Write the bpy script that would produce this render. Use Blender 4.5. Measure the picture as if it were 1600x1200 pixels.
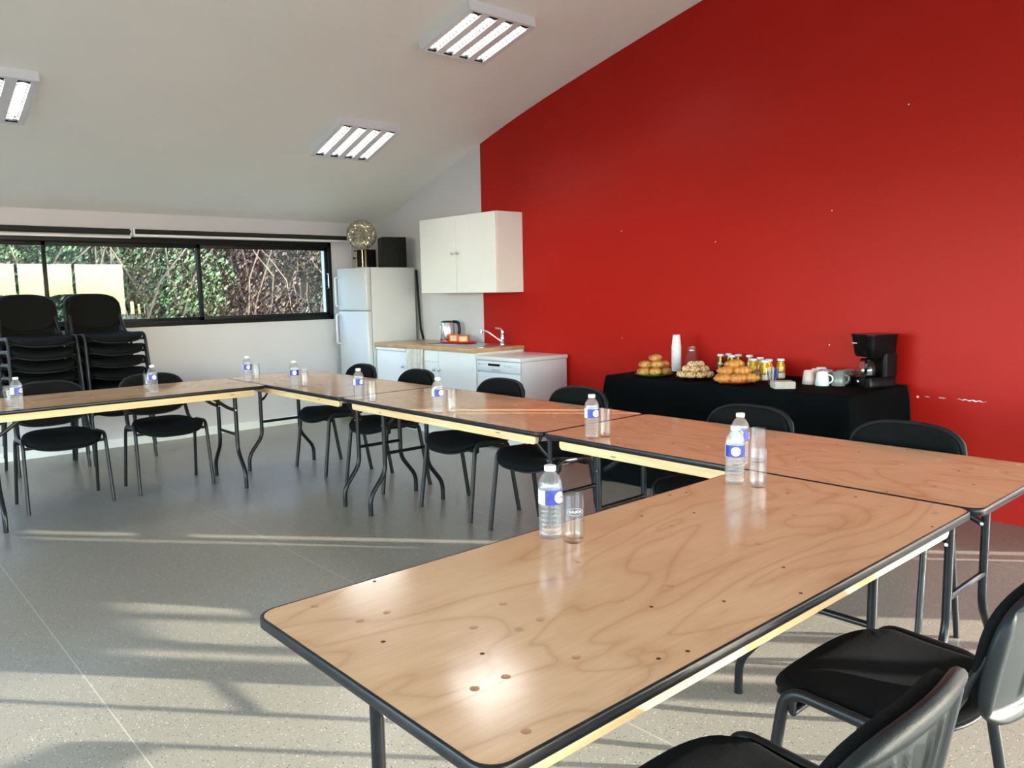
import bpy, bmesh, math, random
from mathutils import Vector, Matrix, noise

random.seed(7)
for o in list(bpy.data.objects):
    bpy.data.objects.remove(o)
SC = bpy.context.scene
COL = SC.collection
PI = math.pi

# ------------------------------------------------------------------ camera
cam_d = bpy.data.cameras.new('camera')
cam_d.sensor_width = 36.0
cam_d.lens = 36.0 * 1236.218 / 1600.0
cam_d.clip_start = 0.02
cam = bpy.data.objects.new('camera', cam_d)
COL.objects.link(cam)
r_, u_, f_ = (.74668858, -.66488781, -.01950272), (.09293738, .07524955, .99282433), (.65864923, .74314312, -.11798091)
cam.matrix_world = Matrix(((r_[0], u_[0], -f_[0], -5.09163), (r_[1], u_[1], -f_[1], -.93715),
                           (r_[2], u_[2], -f_[2], 1.40208), (0, 0, 0, 1)))
SC.camera = cam

# ------------------------------------------------------------------ light
SUN_EL, SUN_AZ = math.radians(11), (-.656, .755)
W = bpy.data.worlds.new('sky')
SC.world = W
W.use_nodes = True
wn, wl = W.node_tree.nodes, W.node_tree.links
sky = wn.new('ShaderNodeTexSky')
sky.sky_type = 'NISHITA'
sky.sun_disc = False
sky.sun_elevation = math.radians(32)
sky.sun_rotation = math.atan2(.656, -.755)
sky.dust_density = 1.0
wl.new(sky.outputs[0], wn['Background'].inputs['Color'])
wn['Background'].inputs['Strength'].default_value = 1.0
sd = bpy.data.lights.new('sun', 'SUN')
sd.energy = 7.5
sd.angle = math.radians(.53)
sd.color = (1.0, .93, .84)
sun = bpy.data.objects.new('sun', sd)
COL.objects.link(sun)
sun.rotation_euler = Vector((SUN_AZ[0] * math.cos(SUN_EL), SUN_AZ[1] * math.cos(SUN_EL), -math.sin(SUN_EL))).to_track_quat('-Z', 'Y').to_euler()


def portal(loc, rot, sx, sy):
    d = bpy.data.lights.new('window_portal', 'AREA')
    d.shape, d.size, d.size_y = 'RECTANGLE', sx, sy
    d.cycles.is_portal = True
    o = bpy.data.objects.new('window_portal', d)
    COL.objects.link(o)
    o.location, o.rotation_euler = loc, rot


portal((-3.8, -2.75, 1.3), (PI / 2, 0, 0), 7.7, 2.7)      # near glazing, facing +y
portal((-8.25, 1.9, 1.2), (0, -PI / 2, 0), 2.3, 6.6)        # left glazing, facing +x
SC.view_settings.view_transform = 'Standard'
SC.view_settings.look = 'None'
SC.view_settings.gamma = 1.0
SC.view_settings.use_curve_mapping = False
SC.view_settings.exposure = 1.77
SC.cycles.max_bounces = 14
SC.cycles.diffuse_bounces = 6
SC.cycles.transparent_max_bounces = 24
SC.cycles.use_denoising = True
SC.cycles.sample_clamp_indirect = 6.0


# ------------------------------------------------------------------ materials
def srgb(r, g, b):
    f = lambda c: (c / 255 / 12.92) if c <= 10 else ((c / 255 + .055) / 1.055) ** 2.4
    return (f(r), f(g), f(b), 1.0)


class M:
    """small node-material helper"""
    def __init__(s, name, col=(.8, .8, .8, 1), rough=.5, metal=0.0, spec=.5, **kw):
        s.m = bpy.data.materials.new(name)
        s.m.use_nodes = True
        s.n, s.l = s.m.node_tree.nodes, s.m.node_tree.links
        s.b = s.n['Principled BSDF']
        s.b.inputs['Base Color'].default_value = col
        s.b.inputs['Roughness'].default_value = rough
        s.b.inputs['Metallic'].default_value = metal
        s.b.inputs['Specular IOR Level'].default_value = spec
        for k, v in kw.items():
            s.b.inputs[k.replace('_', ' ')].default_value = v

    def node(s, t, **props):
        n = s.n.new(t)
        for k, v in props.items():
            setattr(n, k, v)
        return n

    def coord(s, scale=(1, 1, 1), which='Object'):
        tc = s.node('ShaderNodeTexCoord')
        mp = s.node('ShaderNodeMapping')
        mp.inputs['Scale'].default_value = scale
        s.l.new(tc.outputs[which], mp.inputs[0])
        return mp.outputs[0]

    def noise(s, vec, scale, detail=4, rough=.5, dist=0):
        n = s.node('ShaderNodeTexNoise')
        n.inputs['Scale'].default_value = scale
        n.inputs['Detail'].default_value = detail
        n.inputs['Roughness'].default_value = rough
        n.inputs['Distortion'].default_value = dist
        s.l.new(vec, n.inputs['Vector'])
        return n.outputs['Fac']

    def ramp(s, fac, stops, interp='LINEAR'):
        n = s.node('ShaderNodeValToRGB')
        e = n.color_ramp.elements
        n.color_ramp.interpolation = interp
        while len(e) > 1:
            e.remove(e[-1])
        e[0].position, e[0].color = stops[0]
        for p, c in stops[1:]:
            x = e.new(p)
            x.color = c
        s.l.new(fac, n.inputs[0])
        return n.outputs[0]

    def math(s, op, a, b=None):
        n = s.node('ShaderNodeMath', operation=op)
        for i, v in enumerate((a, b)):
            if v is None:
                continue
            if isinstance(v, (int, float)):
                n.inputs[i].default_value = v
            else:
                s.l.new(v, n.inputs[i])
        return n.outputs[0]

    def mix(s, fac, a, b, blend='MIX'):
        n = s.node('ShaderNodeMix', data_type='RGBA', blend_type=blend)
        for i, v in ((0, fac), (6, a), (7, b)):
            if isinstance(v, (int, float, tuple)):
                n.inputs[i].default_value = v
            else:
                s.l.new(v, n.inputs[i])
        return n.outputs[2]

    def color(s, sock):
        s.l.new(sock, s.b.inputs['Base Color'])
        return s

    def bump(s, h, strength=.2, dist=.01):
        n = s.node('ShaderNodeBump')
        n.inputs['Strength'].default_value = strength
        n.inputs['Distance'].default_value = dist
        s.l.new(h, n.inputs['Height'])
        s.l.new(n.outputs[0], s.b.inputs['Normal'])
        return s


def mottled(name, c1, c2, scale=8, rough=.5, bump=0, bscale=60, spec=.5, metal=0, **kw):
    k = M(name, c1, rough, metal, spec, **kw)
    v = k.coord()
    k.color(k.ramp(k.noise(v, scale), [(.3, c1), (.7, c2)]))
    if bump:
        k.bump(k.noise(v, bscale, 3), bump, .004)
    return k.m


def mk_floor():
    k = M('speckled_linoleum', rough=.30, spec=.5)
    v = k.coord()
    base = k.ramp(k.noise(v, 1.3, 3), [(.3, srgb(131, 125, 112)), (.7, srgb(139, 133, 120))])
    grit = k.noise(v, 160, 2)
    base = k.mix(.35, base, k.ramp(grit, [(.35, srgb(104, 100, 90)), (.65, srgb(163, 158, 146))]))
    n2 = k.node('ShaderNodeTexVoronoi')
    n2.inputs['Scale'].default_value = 105
    k.l.new(v, n2.inputs['Vector'])
    sep = k.node('ShaderNodeSeparateColor')
    k.l.new(n2.outputs['Color'], sep.inputs[0])
    near = k.math('LESS_THAN', n2.outputs['Distance'], .25)
    dark = k.math('MULTIPLY', near, k.math('GREATER_THAN', sep.outputs[0], .78))
    lite = k.math('MULTIPLY', near, k.math('LESS_THAN', sep.outputs[0], .2))
    c = k.mix(dark, base, srgb(44, 42, 38))
    c = k.mix(lite, c, srgb(196, 194, 182))
    sx = k.node('ShaderNodeSeparateXYZ')
    k.l.new(v, sx.inputs[0])
    seam = k.math('PINGPONG', k.math('ADD', sx.outputs[0], 4.44), .61)
    c = k.mix(k.math('LESS_THAN', seam, .0015), c, srgb(182, 179, 166))
    k.color(c)
    k.bump(grit, .03, .002)
    return k.m


def mk_wood():
    k = M('varnished_plywood', rough=.2, spec=.5)
    tc = k.node('ShaderNodeTexCoord')
    oi = k.node('ShaderNodeObjectInfo')
    add = k.node('ShaderNodeVectorMath', operation='ADD')
    k.l.new(tc.outputs['Object'], add.inputs[0])
    k.l.new(k.math('MULTIPLY', oi.outputs['Random'], 37.0), add.inputs[1])

    def scaled(sc):
        mp = k.node('ShaderNodeMapping')
        mp.inputs['Scale'].default_value = sc
        k.l.new(add.outputs[0], mp.inputs[0])
        return mp.outputs[0]
    # peeled veneer: contour lines of a slow, warped height field give the flowing cathedral figure
    h = k.noise(scaled((1.0, 2.3, 1)), 1.3, 2, .5, .9)
    fig = k.math('PINGPONG', k.math('MULTIPLY', h, 15.0), 1.0)
    figc = k.ramp(fig, [(0, srgb(180, 134, 96)), (.12, srgb(202, 158, 119)), (.4, srgb(213, 172, 133)), (1, srgb(218, 179, 140))])
    blot = k.ramp(k.noise(scaled((1.2, 2.6, 1)), 1.7, 3, .55, .5), [(.3, srgb(198, 151, 110)), (.5, srgb(214, 173, 134)), (.72, srgb(224, 185, 146))])
    c = k.mix(.55, blot, figc)
    fine = k.noise(scaled((7, 130, 1)), 1.0, 3, .6, .15)
    c = k.mix(.16, c, k.ramp(fine, [(.35, srgb(192, 147, 106)), (.65, srgb(228, 189, 150))]))
    k.color(c)
    k.l.new(k.ramp(k.noise(scaled((1, 1, 1)), 3, 3), [(.3, (.11,) * 3 + (1,)), (.7, (.18,) * 3 + (1,))]), k.b.inputs['Roughness'])
    return k.m


def mk_pine():
    k = M('pale_pine_batten', rough=.5)
    v = k.coord((2, 40, 40))
    c = k.ramp(k.noise(v, 1.5, 4, .6, .4), [(.3, srgb(211, 172, 120)), (.7, srgb(228, 197, 150))])
    vo = k.node('ShaderNodeTexVoronoi')
    vo.inputs['Scale'].default_value = 2.4
    k.l.new(k.coord((1.6, 9, 9)), vo.inputs['Vector'])
    c = k.mix(k.math('LESS_THAN', vo.outputs['Distance'], .07), c, srgb(160, 100, 56))
    return k.color(c).m


def mk_rightwall():
    k = M('red_and_white_paint', rough=.45, spec=.2)
    v = k.coord()
    sx = k.node('ShaderNodeSeparateXYZ')
    k.l.new(v, sx.inputs[0])
    white = k.math('GREATER_THAN', sx.outputs[1], 5.215)
    red = k.ramp(k.noise(v, .8, 3), [(.3, srgb(166, 20, 9)), (.7, srgb(172, 21, 10))])
    k.color(k.mix(white, red, srgb(208, 206, 209)))
    return k.bump(k.noise(v, 220, 2), .05, .002).m


def mk_clear(name, tint, gloss_rough=.03, milk=0.0, ior=1.45, milkcol=(.95, .97, 1, 1), refr=0.0):
    m = bpy.data.materials.new(name)
    m.use_nodes = True
    n, l = m.node_tree.nodes, m.node_tree.links
    n.remove(n['Principled BSDF'])
    out = n['Material Output']
    tr = n.new('ShaderNodeBsdfTransparent')
    tr.inputs[0].default_value = tint
    cur = tr.outputs[0]
    if refr:
        rf = n.new('ShaderNodeBsdfRefraction')
        rf.inputs['IOR'].default_value = 1.15
        rf.inputs['Color'].default_value = tint
        rf.inputs['Roughness'].default_value = .02
        mm = n.new('ShaderNodeMixShader')
        mm.inputs[0].default_value = refr
        l.new(cur, mm.inputs[1])
        l.new(rf.outputs[0], mm.inputs[2])
        cur = mm.outputs[0]
    if milk:
        df = n.new('ShaderNodeBsdfDiffuse')
        df.inputs[0].default_value = milkcol
        tl = n.new('ShaderNodeBsdfTranslucent')
        tl.inputs[0].default_value = milkcol
        md = n.new('ShaderNodeMixShader')
        l.new(df.outputs[0], md.inputs[1])
        l.new(tl.outputs[0], md.inputs[2])
        mm = n.new('ShaderNodeMixShader')
        mm.inputs[0].default_value = milk
        l.new(cur, mm.inputs[1])
        l.new(md.outputs[0], mm.inputs[2])
        cur = mm.outputs[0]
    gl = n.new('ShaderNodeBsdfGlossy')
    gl.inputs['Roughness'].default_value = gloss_rough
    # Schlick reflectance, the same on both faces of a thin sheet
    geo = n.new('ShaderNodeNewGeometry')
    dt = n.new('ShaderNodeVectorMath')
    dt.operation = 'DOT_PRODUCT'
    l.new(geo.outputs['Incoming'], dt.inputs[0])
    l.new(geo.outputs['Normal'], dt.inputs[1])
    last = dt.outputs['Value']
    f0 = ((ior - 1) / (ior + 1)) ** 2
    for op, v in (('ABSOLUTE', None), ('SUBTRACT', None), ('POWER', 5.0), ('MULTIPLY', 1 - f0), ('ADD', f0)):
        q = n.new('ShaderNodeMath')
        q.operation = op
        if op == 'SUBTRACT':
            q.inputs[0].default_value = 1.0
            l.new(last, q.inputs[1])
        else:
            l.new(last, q.inputs[0])
            if v is not None:
                q.inputs[1].default_value = v
        last = q.outputs[0]
    fr = q
    mx = n.new('ShaderNodeMixShader')
    l.new(fr.outputs[0], mx.inputs[0])
    l.new(cur, mx.inputs[1])
    l.new(gl.outputs[0], mx.inputs[2])
    l.new(mx.outputs[0], out.inputs[0])
    return m


def mk_emit(name, col, strength):
    m = bpy.data.materials.new(name)
    m.use_nodes = True
    b = m.node_tree.nodes['Principled BSDF']
    b.inputs['Base Color'].default_value = col
    b.inputs['Emission Color'].default_value = col
    b.inputs['Emission Strength'].default_value = strength
    return m


def mk_leaf(name, c1, c2, c3):
    k = M(name, c1, .6, 0, .3)
    g = k.node('ShaderNodeNewGeometry')
    k.color(k.ramp(g.outputs['Random Per Island'], [(0, c1), (.5, c2), (.93, c2), (1, c3)]))
    return k.m


T = dict(
    floor=mk_floor(), wood=mk_wood(), pine=mk_pine(), redwall=mk_rightwall(),
    white=mottled('matt_white_wall_paint', srgb(205, 202, 206), srgb(209, 206, 210), 3, .6, .05, 220),
    ceiling=mottled('matt_white_ceiling_paint', srgb(236, 236, 228), srgb(239, 239, 231), 2, .7, .03, 200),
    rubber=mottled('black_rubber_edging', (.008, .008, .009, 1), (.013, .013, .015, 1), 20, .34, spec=.32),
    steel_black=mottled('black_enamelled_steel', (.006, .006, .007, 1), (.009, .009, .01, 1), 30, .28, spec=.3),
    leg_grey=mottled('black_powder_coated_tube', (.010, .010, .011, 1), (.014, .014, .015, 1), 30, .36, spec=.28),
    fabric=mottled('black_woven_fabric', (.003, .003, .0032, 1), (.013, .013, .013, 1), 420, .95, .5, 700, spec=.08),
    plastic=mottled('dark_grey_grained_plastic', (.008, .0105, .0115, 1), (.011, .014, .015, 1), 300, .44, .2, 500, spec=.22),
    plug=mottled('filled_screw_hole', srgb(200, 156, 116), srgb(164, 118, 80), 60, .35),
    nail=mottled('dark_nail_hole', srgb(50, 28, 16), srgb(70, 40, 22), 60, .6),
    appliance=mottled('glossy_white_enamel', srgb(218, 220, 223), srgb(222, 224, 227), 3, .22, spec=.5),
    fridge_white=mottled('white_fridge_enamel', srgb(203, 205, 207), srgb(207, 209, 211), 3, .2, spec=.5),
    laminate=mottled('satin_white_laminate', srgb(232, 233, 230), srgb(235, 236, 233), 3, .38, spec=.5),
    worktop=mottled('beech_print_worktop', srgb(196, 160, 122), srgb(176, 138, 100), 14, .3),
    chrome=mottled('polished_chrome', (.75, .75, .76, 1), (.8, .8, .8, 1), 5, .12, metal=1),
    brushed=mottled('brushed_stainless_steel', (.55, .55, .56, 1), (.66, .66, .67, 1), 30, .28, metal=1),
    black=mottled('glossy_black_plastic', (.0022, .0028, .003, 1), (.0036, .0042, .0046, 1), 10, .2, spec=.14),
    blackmatt=mottled('matt_black_finish', (.005, .005, .005, 1), (.008, .008, .008, 1), 40, .6, spec=.2),
    alu=mottled('anthracite_aluminium_frame', (.005, .006, .007, 1), (.008, .009, .010, 1), 20, .4, spec=.22),
    blind=mottled('black_blind_fabric', (.008, .008, .008, 1), (.014, .014, .014, 1), 40, .7),
    cloth=mottled('black_cotton_tablecloth', (.0022, .0030, .0034, 1), (.0036, .0044, .005, 1), 9, .9, .2, 400, spec=.05),
    whiteplastic=mottled('white_plastic', srgb(236, 238, 238), srgb(228, 230, 232), 12, .35),
    cup=mottled('translucent_white_cup_plastic', srgb(226, 228, 232), srgb(236, 238, 240), 12, .3),
    gold=mottled('champagne_gold_metal', (.40, .34, .22, 1), (.78, .71, .52, 1), 30, .22, metal=1),
    cork=mottled('light_wood_base', srgb(176, 140, 92), srgb(206, 170, 120), 40, .55),
    red=mottled('red_plastic_tray', srgb(196, 30, 20), srgb(206, 36, 24), 8, .28),
    orange=mottled('orange_red_plate', srgb(190, 52, 18), srgb(200, 60, 22), 8, .3),
    green=mottled('olive_green_plate', srgb(88, 116, 20), srgb(98, 126, 26), 8, .3),
    teabox=mottled('orange_printed_card', srgb(196, 78, 26), srgb(208, 104, 40), 14, .5),
    cream=mottled('cream_card_panel', srgb(214, 190, 130), srgb(226, 208, 160), 20, .5),
    towel=mottled('beige_checked_tea_towel', srgb(196, 190, 180), srgb(214, 208, 198), 30, .9, .3, 300),
    crust=mottled('golden_baked_crust', srgb(168, 98, 34), srgb(208, 150, 72), 22, .4, .3, 90),
    brioche=mottled('glazed_brioche_crust', srgb(140, 66, 24), srgb(212, 160, 88), 14, .3, .2, 60),
    raisin=mottled('dark_raisin', (.02, .008, .006, 1), (.04, .015, .01, 1), 40, .5),
    puff=mottled('pale_choux_crust', srgb(180, 122, 58), srgb(206, 158, 92), 30, .5, .3, 90),
    sugar=mottled('white_pearl_sugar', srgb(218, 198, 160), srgb(232, 216, 184), 60, .6),
    juice_orange=mottled('orange_juice', srgb(206, 140, 14), srgb(222, 160, 30), 20, .15),
    juice_red=mottled('dark_red_juice', srgb(90, 18, 8), srgb(120, 30, 12), 20, .12),
    yellow=mottled('yellow_label_paper', srgb(240, 206, 24), srgb(246, 216, 40), 20, .5),
    paper=mottled('white_paper', srgb(190, 181, 170), srgb(204, 196, 186), 30, .8),
    blue=mottled('blue_printed_wrapper', srgb(30, 50, 140), srgb(60, 90, 190), 60, .4),
    labelblue=mottled('blue_bottle_label', srgb(40, 48, 140), srgb(54, 62, 158), 60, .35),
    labelwhite=mottled('white_bottle_label', srgb(216, 218, 226), srgb(226, 228, 234), 60, .35),
    mug_pink=mottled('pale_pink_glaze', srgb(216, 190, 184), srgb(224, 200, 194), 9, .25),
    mug_white=mottled('white_glaze', srgb(222, 226, 224), srgb(230, 234, 232), 9, .25),
    mug_grey=mottled('mid_grey_glaze', srgb(112, 116, 112), srgb(122, 126, 122), 9, .25),
    mug_blue=mottled('grey_blue_glaze', srgb(146, 160, 164), srgb(156, 170, 172), 9, .25),
    mug_brown=mottled('grey_brown_glaze', srgb(128, 108, 92), srgb(138, 118, 102), 9, .25),
    coffee=mottled('black_coffee', (.01, .005, .003, 1), (.014, .007, .004, 1), 10, .1),
    pane=mk_clear('window_glass', (.95, .97, .96, 1), 0.0, 0, 1.42),
    glass=mk_clear('clear_drinking_glass', (.96, .97, .97, 1), .02, .01, 1.55),
    pet=mk_clear('clear_water_bottle_plastic', (.93, .95, .97, 1), .04, .10, 1.6, refr=.35),
    tube=mk_emit('lit_fluorescent_tube', (1, .98, .95, 1), 13.0),
    louvre=mottled('grey_aluminium_louvre', (.045, .045, .05, 1), (.06, .06, .065, 1), 10, .35),
    reflector=mottled('bright_aluminium_reflector', (.28, .28, .28, 1), (.34, .34, .34, 1), 10, .4),
    earth=mottled('dark_overgrown_earth', srgb(20, 19, 15), srgb(34, 32, 24), 3, .95, .5, 8),
    grass=mottled('rough_grass', srgb(70, 84, 40), srgb(104, 104, 62), 3, .9),
    paving=mottled('pale_concrete_terrace', srgb(150, 140, 124), srgb(164, 154, 138), 2, .8),
    bark=mottled('grey_brown_bark', srgb(58, 48, 40), srgb(86, 74, 62), 8, .9),
    leaf_green=mk_leaf('green_leaves', srgb(26, 42, 24), srgb(56, 80, 48), srgb(128, 138, 100)),
    leaf_brown=mk_leaf('brown_autumn_leaves', srgb(24, 19, 15), srgb(46, 37, 31), srgb(86, 75, 62)),
    leaf_mix=mk_leaf('olive_leaves', srgb(27, 32, 22), srgb(52, 58, 40), srgb(120, 112, 84)),
)


# ------------------------------------------------------------------ mesh helpers
def box(bm, x0, x1, y0, y1, z0, z1, bev=0.0, seg=2):
    vs = [bm.verts.new((x, y, z)) for x in (x0, x1) for y in (y0, y1) for z in (z0, z1)]
    fs = [(0, 1, 3, 2), (4, 6, 7, 5), (0, 4, 5, 1), (2, 3, 7, 6), (0, 2, 6, 4), (1, 5, 7, 3)]
    f = [bm.faces.new([vs[i] for i in q]) for q in fs]
    if bev:
        es = list({e for q in f for e in q.edges})
        bmesh.ops.bevel(bm, geom=es, offset=bev, segments=seg, profile=.5, affect='EDGES')


def fillet(pts, rad, n=6):
    pts = [Vector(p) for p in pts]
    out = [pts[0]]
    for i in range(1, len(pts) - 1):
        a, b, c = pts[i - 1], pts[i], pts[i + 1]
        r = rad[i - 1] if isinstance(rad, (list, tuple)) else rad
        da, dc = (a - b), (c - b)
        r = min(r, da.length * .49, dc.length * .49)
        p0, p1 = b + da.normalized() * r, b + dc.normalized() * r
        for k in range(n + 1):
            t = k / n
            out.append(p0 * (1 - t) ** 2 + b * 2 * t * (1 - t) + p1 * t * t)
    out.append(pts[-1])
    return out


def tube(bm, pts, r, n=10, flat=1.0):
    pts = [Vector(p) for p in pts]
    prev = None
    rings = []
    for i, p in enumerate(pts):
        t = ((pts[min(i + 1, len(pts) - 1)] - p).normalized() + (p - pts[max(i - 1, 0)]).normalized()).normalized()
        if prev is None:
            a = Vector((0, 0, 1)) if abs(t.z) < .9 else Vector((1, 0, 0))
            u = (a - t * a.dot(t)).normalized()
        else:
            u = (prev - t * prev.dot(t)).normalized()
        prev = u
        w = t.cross(u)
        rr = r[i] if isinstance(r, (list, tuple)) else r
        rings.append([bm.verts.new(p + u * (math.cos(2 * PI * k / n) * rr) + w * (math.sin(2 * PI * k / n) * rr * flat)) for k in range(n)])
    for a, b in zip(rings, rings[1:]):
        for k in range(n):
            bm.faces.new((a[k], a[(k + 1) % n], b[(k + 1) % n], b[k]))
    bm.faces.new(list(reversed(rings[0])))
    bm.faces.new(rings[-1])


def lathe(bm, prof, n=28, c=(0, 0, 0), cap=True, wob=None):
    rings = []
    for r, z in prof:
        rings.append([bm.verts.new((c[0] + r * math.cos(2 * PI * k / n), c[1] + r * math.sin(2 * PI * k / n), c[2] + z)) for k in range(n)])
    for a, b in zip(rings, rings[1:]):
        for k in range(n):
            bm.faces.new((a[k], a[(k + 1) % n], b[(k + 1) % n], b[k]))
    if cap:
        bm.faces.new(list(reversed(rings[0])))
        bm.faces.new(rings[-1])


def rrect(x0, x1, y0, y1, r, n=8):
    pts = []
    for cx, cy, a in ((x1 - r, y1 - r, 0), (x0 + r, y1 - r, 90), (x0 + r, y0 + r, 180), (x1 - r, y0 + r, 270)):
        for k in range(n + 1):
            t = math.radians(a + 90 * k / n)
            pts.append((cx + r * math.cos(t), cy + r * math.sin(t)))
    return pts


def prism(bm, poly, z0, z1):
    a = [bm.verts.new((x, y, z0)) for x, y in poly]
    b = [bm.verts.new((x, y, z1)) for x, y in poly]
    n = len(poly)
    for k in range(n):
        bm.faces.new((a[k], a[(k + 1) % n], b[(k + 1) % n], b[k]))
    bm.faces.new(list(reversed(a)))
    bm.faces.new(b)


def loop_skin(bm, loops, close=True):
    rs = [[bm.verts.new(p) for p in lp] for lp in loops]
    n = len(rs[0])
    for a, b in zip(rs, rs[1:]):
        for k in range(n if close else n - 1):
            bm.faces.new((a[k], a[(k + 1) % n], b[(k + 1) % n], b[k]))
    return rs


def pad(bm, a, b, ex, surf, thick, nang=48, rings=10, edge=.12):
    """closed cushion/shell: superellipse outline a x b, surf(x,y,side)->Vector point on the mid sheet"""
    def P(rr, th, side):
        c, s = math.cos(th), math.sin(th)
        x = a * rr * math.copysign(abs(c) ** (2 / ex), c)
        y = b * rr * math.copysign(abs(s) ** (2 / ex), s)
        t = 1.0
        if rr > 1 - edge:
            q = (rr - (1 - edge)) / edge
            t = math.sqrt(max(0, 1 - q * q))
        return surf(x, y, side * t * thick / 2)
    rr = [(i + 1) / rings * (1 - edge) for i in range(rings)] + [1 - edge * q for q in (.7, .4, .15, .03)] 
    loops = []
    for side, seq in ((1, rr), (-1, list(reversed(rr)))):
        if side == -1:
            loops.append([P(1.0, 2 * PI * k / nang, 1) for k in range(nang)])
        for q in seq:
            loops.append([P(q, 2 * PI * k / nang, side) for k in range(nang)])
    rs = loop_skin(bm, loops)
    for ring, side, flip in ((rs[0], 1, True), (rs[-1], -1, False)):
        cv = bm.verts.new(surf(0, 0, side * thick / 2))
        for k in range(nang):
            f = (ring[k], ring[(k + 1) % nang], cv)
            bm.faces.new(tuple(reversed(f)) if flip else f)


def obj(name, bm, mat, parent=None, smooth=True, loc=None, rot=None, angle=40):
    bmesh.ops.recalc_face_normals(bm, faces=bm.faces)
    me = bpy.data.meshes.new(name)
    bm.to_mesh(me)
    bm.free()
    for m in (mat if isinstance(mat, (list, tuple)) else [mat]):
        me.materials.append(T[m])
    o = bpy.data.objects.new(name, me)
    COL.objects.link(o)
    if smooth:
        me.shade_smooth()
        try:
            me.set_sharp_from_angle(angle=math.radians(angle))
        except Exception:
            pass
    if parent is not None:
        o.parent = parent
    if loc is not None:
        o.location = loc
    if rot is not None:
        o.rotation_euler = rot
    return o


def B():
    return bmesh.new()


def tag(o, label=None, cat=None, group=None, kind=None):
    for k, v in (('label', label), ('category', cat), ('group', group), ('kind', kind)):
        if v:
            o[k] = v
    return o


def thing(name, label, cat, loc=(0, 0, 0), rz=0, group=None):
    o = bpy.data.objects.new(name, None)
    o.empty_display_size = .05
    COL.objects.link(o)
    o.location = loc
    o.rotation_euler = (0, 0, rz)
    return tag(o, label, cat, group)


KIDS = {}


def copy_tree(o, parent=None):
    c = o.copy()
    COL.objects.link(c)
    if parent is not None:
        c.parent = parent
    for ch in [x for x in o.children]:
        copy_tree(ch, c)
    return c


def place(proto, first, loc, rz, label, group=None):
    o = proto if first else copy_tree(proto)
    o.location = loc
    o.rotation_euler = (0, 0, rz)
    o['label'] = label
    if group:
        o['group'] = group
    return o


def text_mesh(name, body, size, mat, parent, mtx, bend_r=None, extrude=.0003):
    cu = bpy.data.curves.new(name, 'FONT')
    cu.body, cu.size, cu.align_x, cu.align_y, cu.extrude = body, size, 'CENTER', 'CENTER', extrude
    t = bpy.data.objects.new(name + '_tmp', cu)
    COL.objects.link(t)
    bpy.context.view_layer.update()
    me = bpy.data.meshes.new_from_object(t.evaluated_get(bpy.context.evaluated_depsgraph_get()))
    bpy.data.objects.remove(t)
    if bend_r:
        for v in me.vertices:
            a = v.co.x / bend_r
            rr = bend_r + v.co.z
            v.co = Vector((rr * math.sin(a), -rr * math.cos(a), v.co.y))
    me.materials.clear()
    me.materials.append(T[mat])
    o = bpy.data.objects.new(name, me)
    COL.objects.link(o)
    o.parent = parent
    o.matrix_local = mtx
    return o


ORD = ['topmost', 'second', 'third', 'fourth', 'fifth', 'sixth', 'seventh', 'eighth', 'ninth', 'tenth', 'eleventh', 'twelfth',
       'thirteenth', 'fourteenth', 'fifteenth', 'sixteenth', 'seventeenth', 'eighteenth', 'nineteenth', 'twentieth', 'lowest']

# ------------------------------------------------------------------ room shell
YF, YN, XL, XR = 7.055, -2.6, -8.0, 0.0
CP = [(7.4, 2.09), (7.055, 2.188), (6.449, 2.412), (5.85, 2.622), (5.23, 2.828), (4.663, 2.998), (4.221, 3.112), (3.87, 3.195),
      (3.546, 3.27), (3.213, 3.345), (2.637, 3.472), (1.5, 3.70), (0, 3.96), (-1.4, 4.15), (-2.95, 4.31)]


def ceil_z(y):
    for (ya, za), (yb, zb) in zip(CP, CP[1:]):
        if yb <= y <= ya:
            return zb + (za - zb) * (y - yb) / (ya - yb)
    return CP[-1][1]


def ceil_slope(y):
    return (ceil_z(y + .25) - ceil_z(y - .25)) / .5


def struct(name, bm, mat, parent=None, smooth=False):
    o = obj(name, bm, mat, parent, smooth)
    if parent is None:
        o['kind'] = 'structure'
    return o


bm = B()
box(bm, XL - .3, XR + .3, YN - .3, YF + .3, -.12, 0)
struct('floor', bm, 'floor')

bm = B()
ys = [7.3 - i * .25 for i in range(41)]
sm = lambda y: sum(ceil_z(min(7.38, y + d)) for d in (-.3, -.15, 0, .15, .3)) / 5 if 1.0 < y < 6.9 else ceil_z(y)
lo = [[(x, y, sm(y)) for y in ys] for x in (XL - .3, XR + .3)]
hi = [[(x, y, sm(y) + .2) for y in ys] for x in (XL - .3, XR + .3)]
loop_skin(bm, [lo[0], lo[1], hi[1], hi[0], lo[0]], close=False)
bmesh.ops.remove_doubles(bm, verts=bm.verts, dist=1e-5)
struct('ceiling', bm, 'ceiling', smooth=True)


def side_wall(name, x0, x1, segs, mat):
    """wall panels along y: (y0, y1, z0, z1) with z1 None = up into the ceiling"""
    bm = B()
    for y0, y1, z0, z1 in segs:
        n = max(1, int((y1 - y0) / .25)) if z1 is None else 1
        st = [y0 + (y1 - y0) * i / n for i in range(n + 1)]
        loops = []
        for y in st:
            zt = ceil_z(y) + .1 if z1 is None else z1
            loops.append([(x0, y, z0), (x1, y, z0), (x1, y, zt), (x0, y, zt)])
        rs = loop_skin(bm, loops)
        bm.faces.new(rs[0])
        bm.faces.new(list(reversed(rs[-1])))
    return struct(name, bm, mat)


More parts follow.
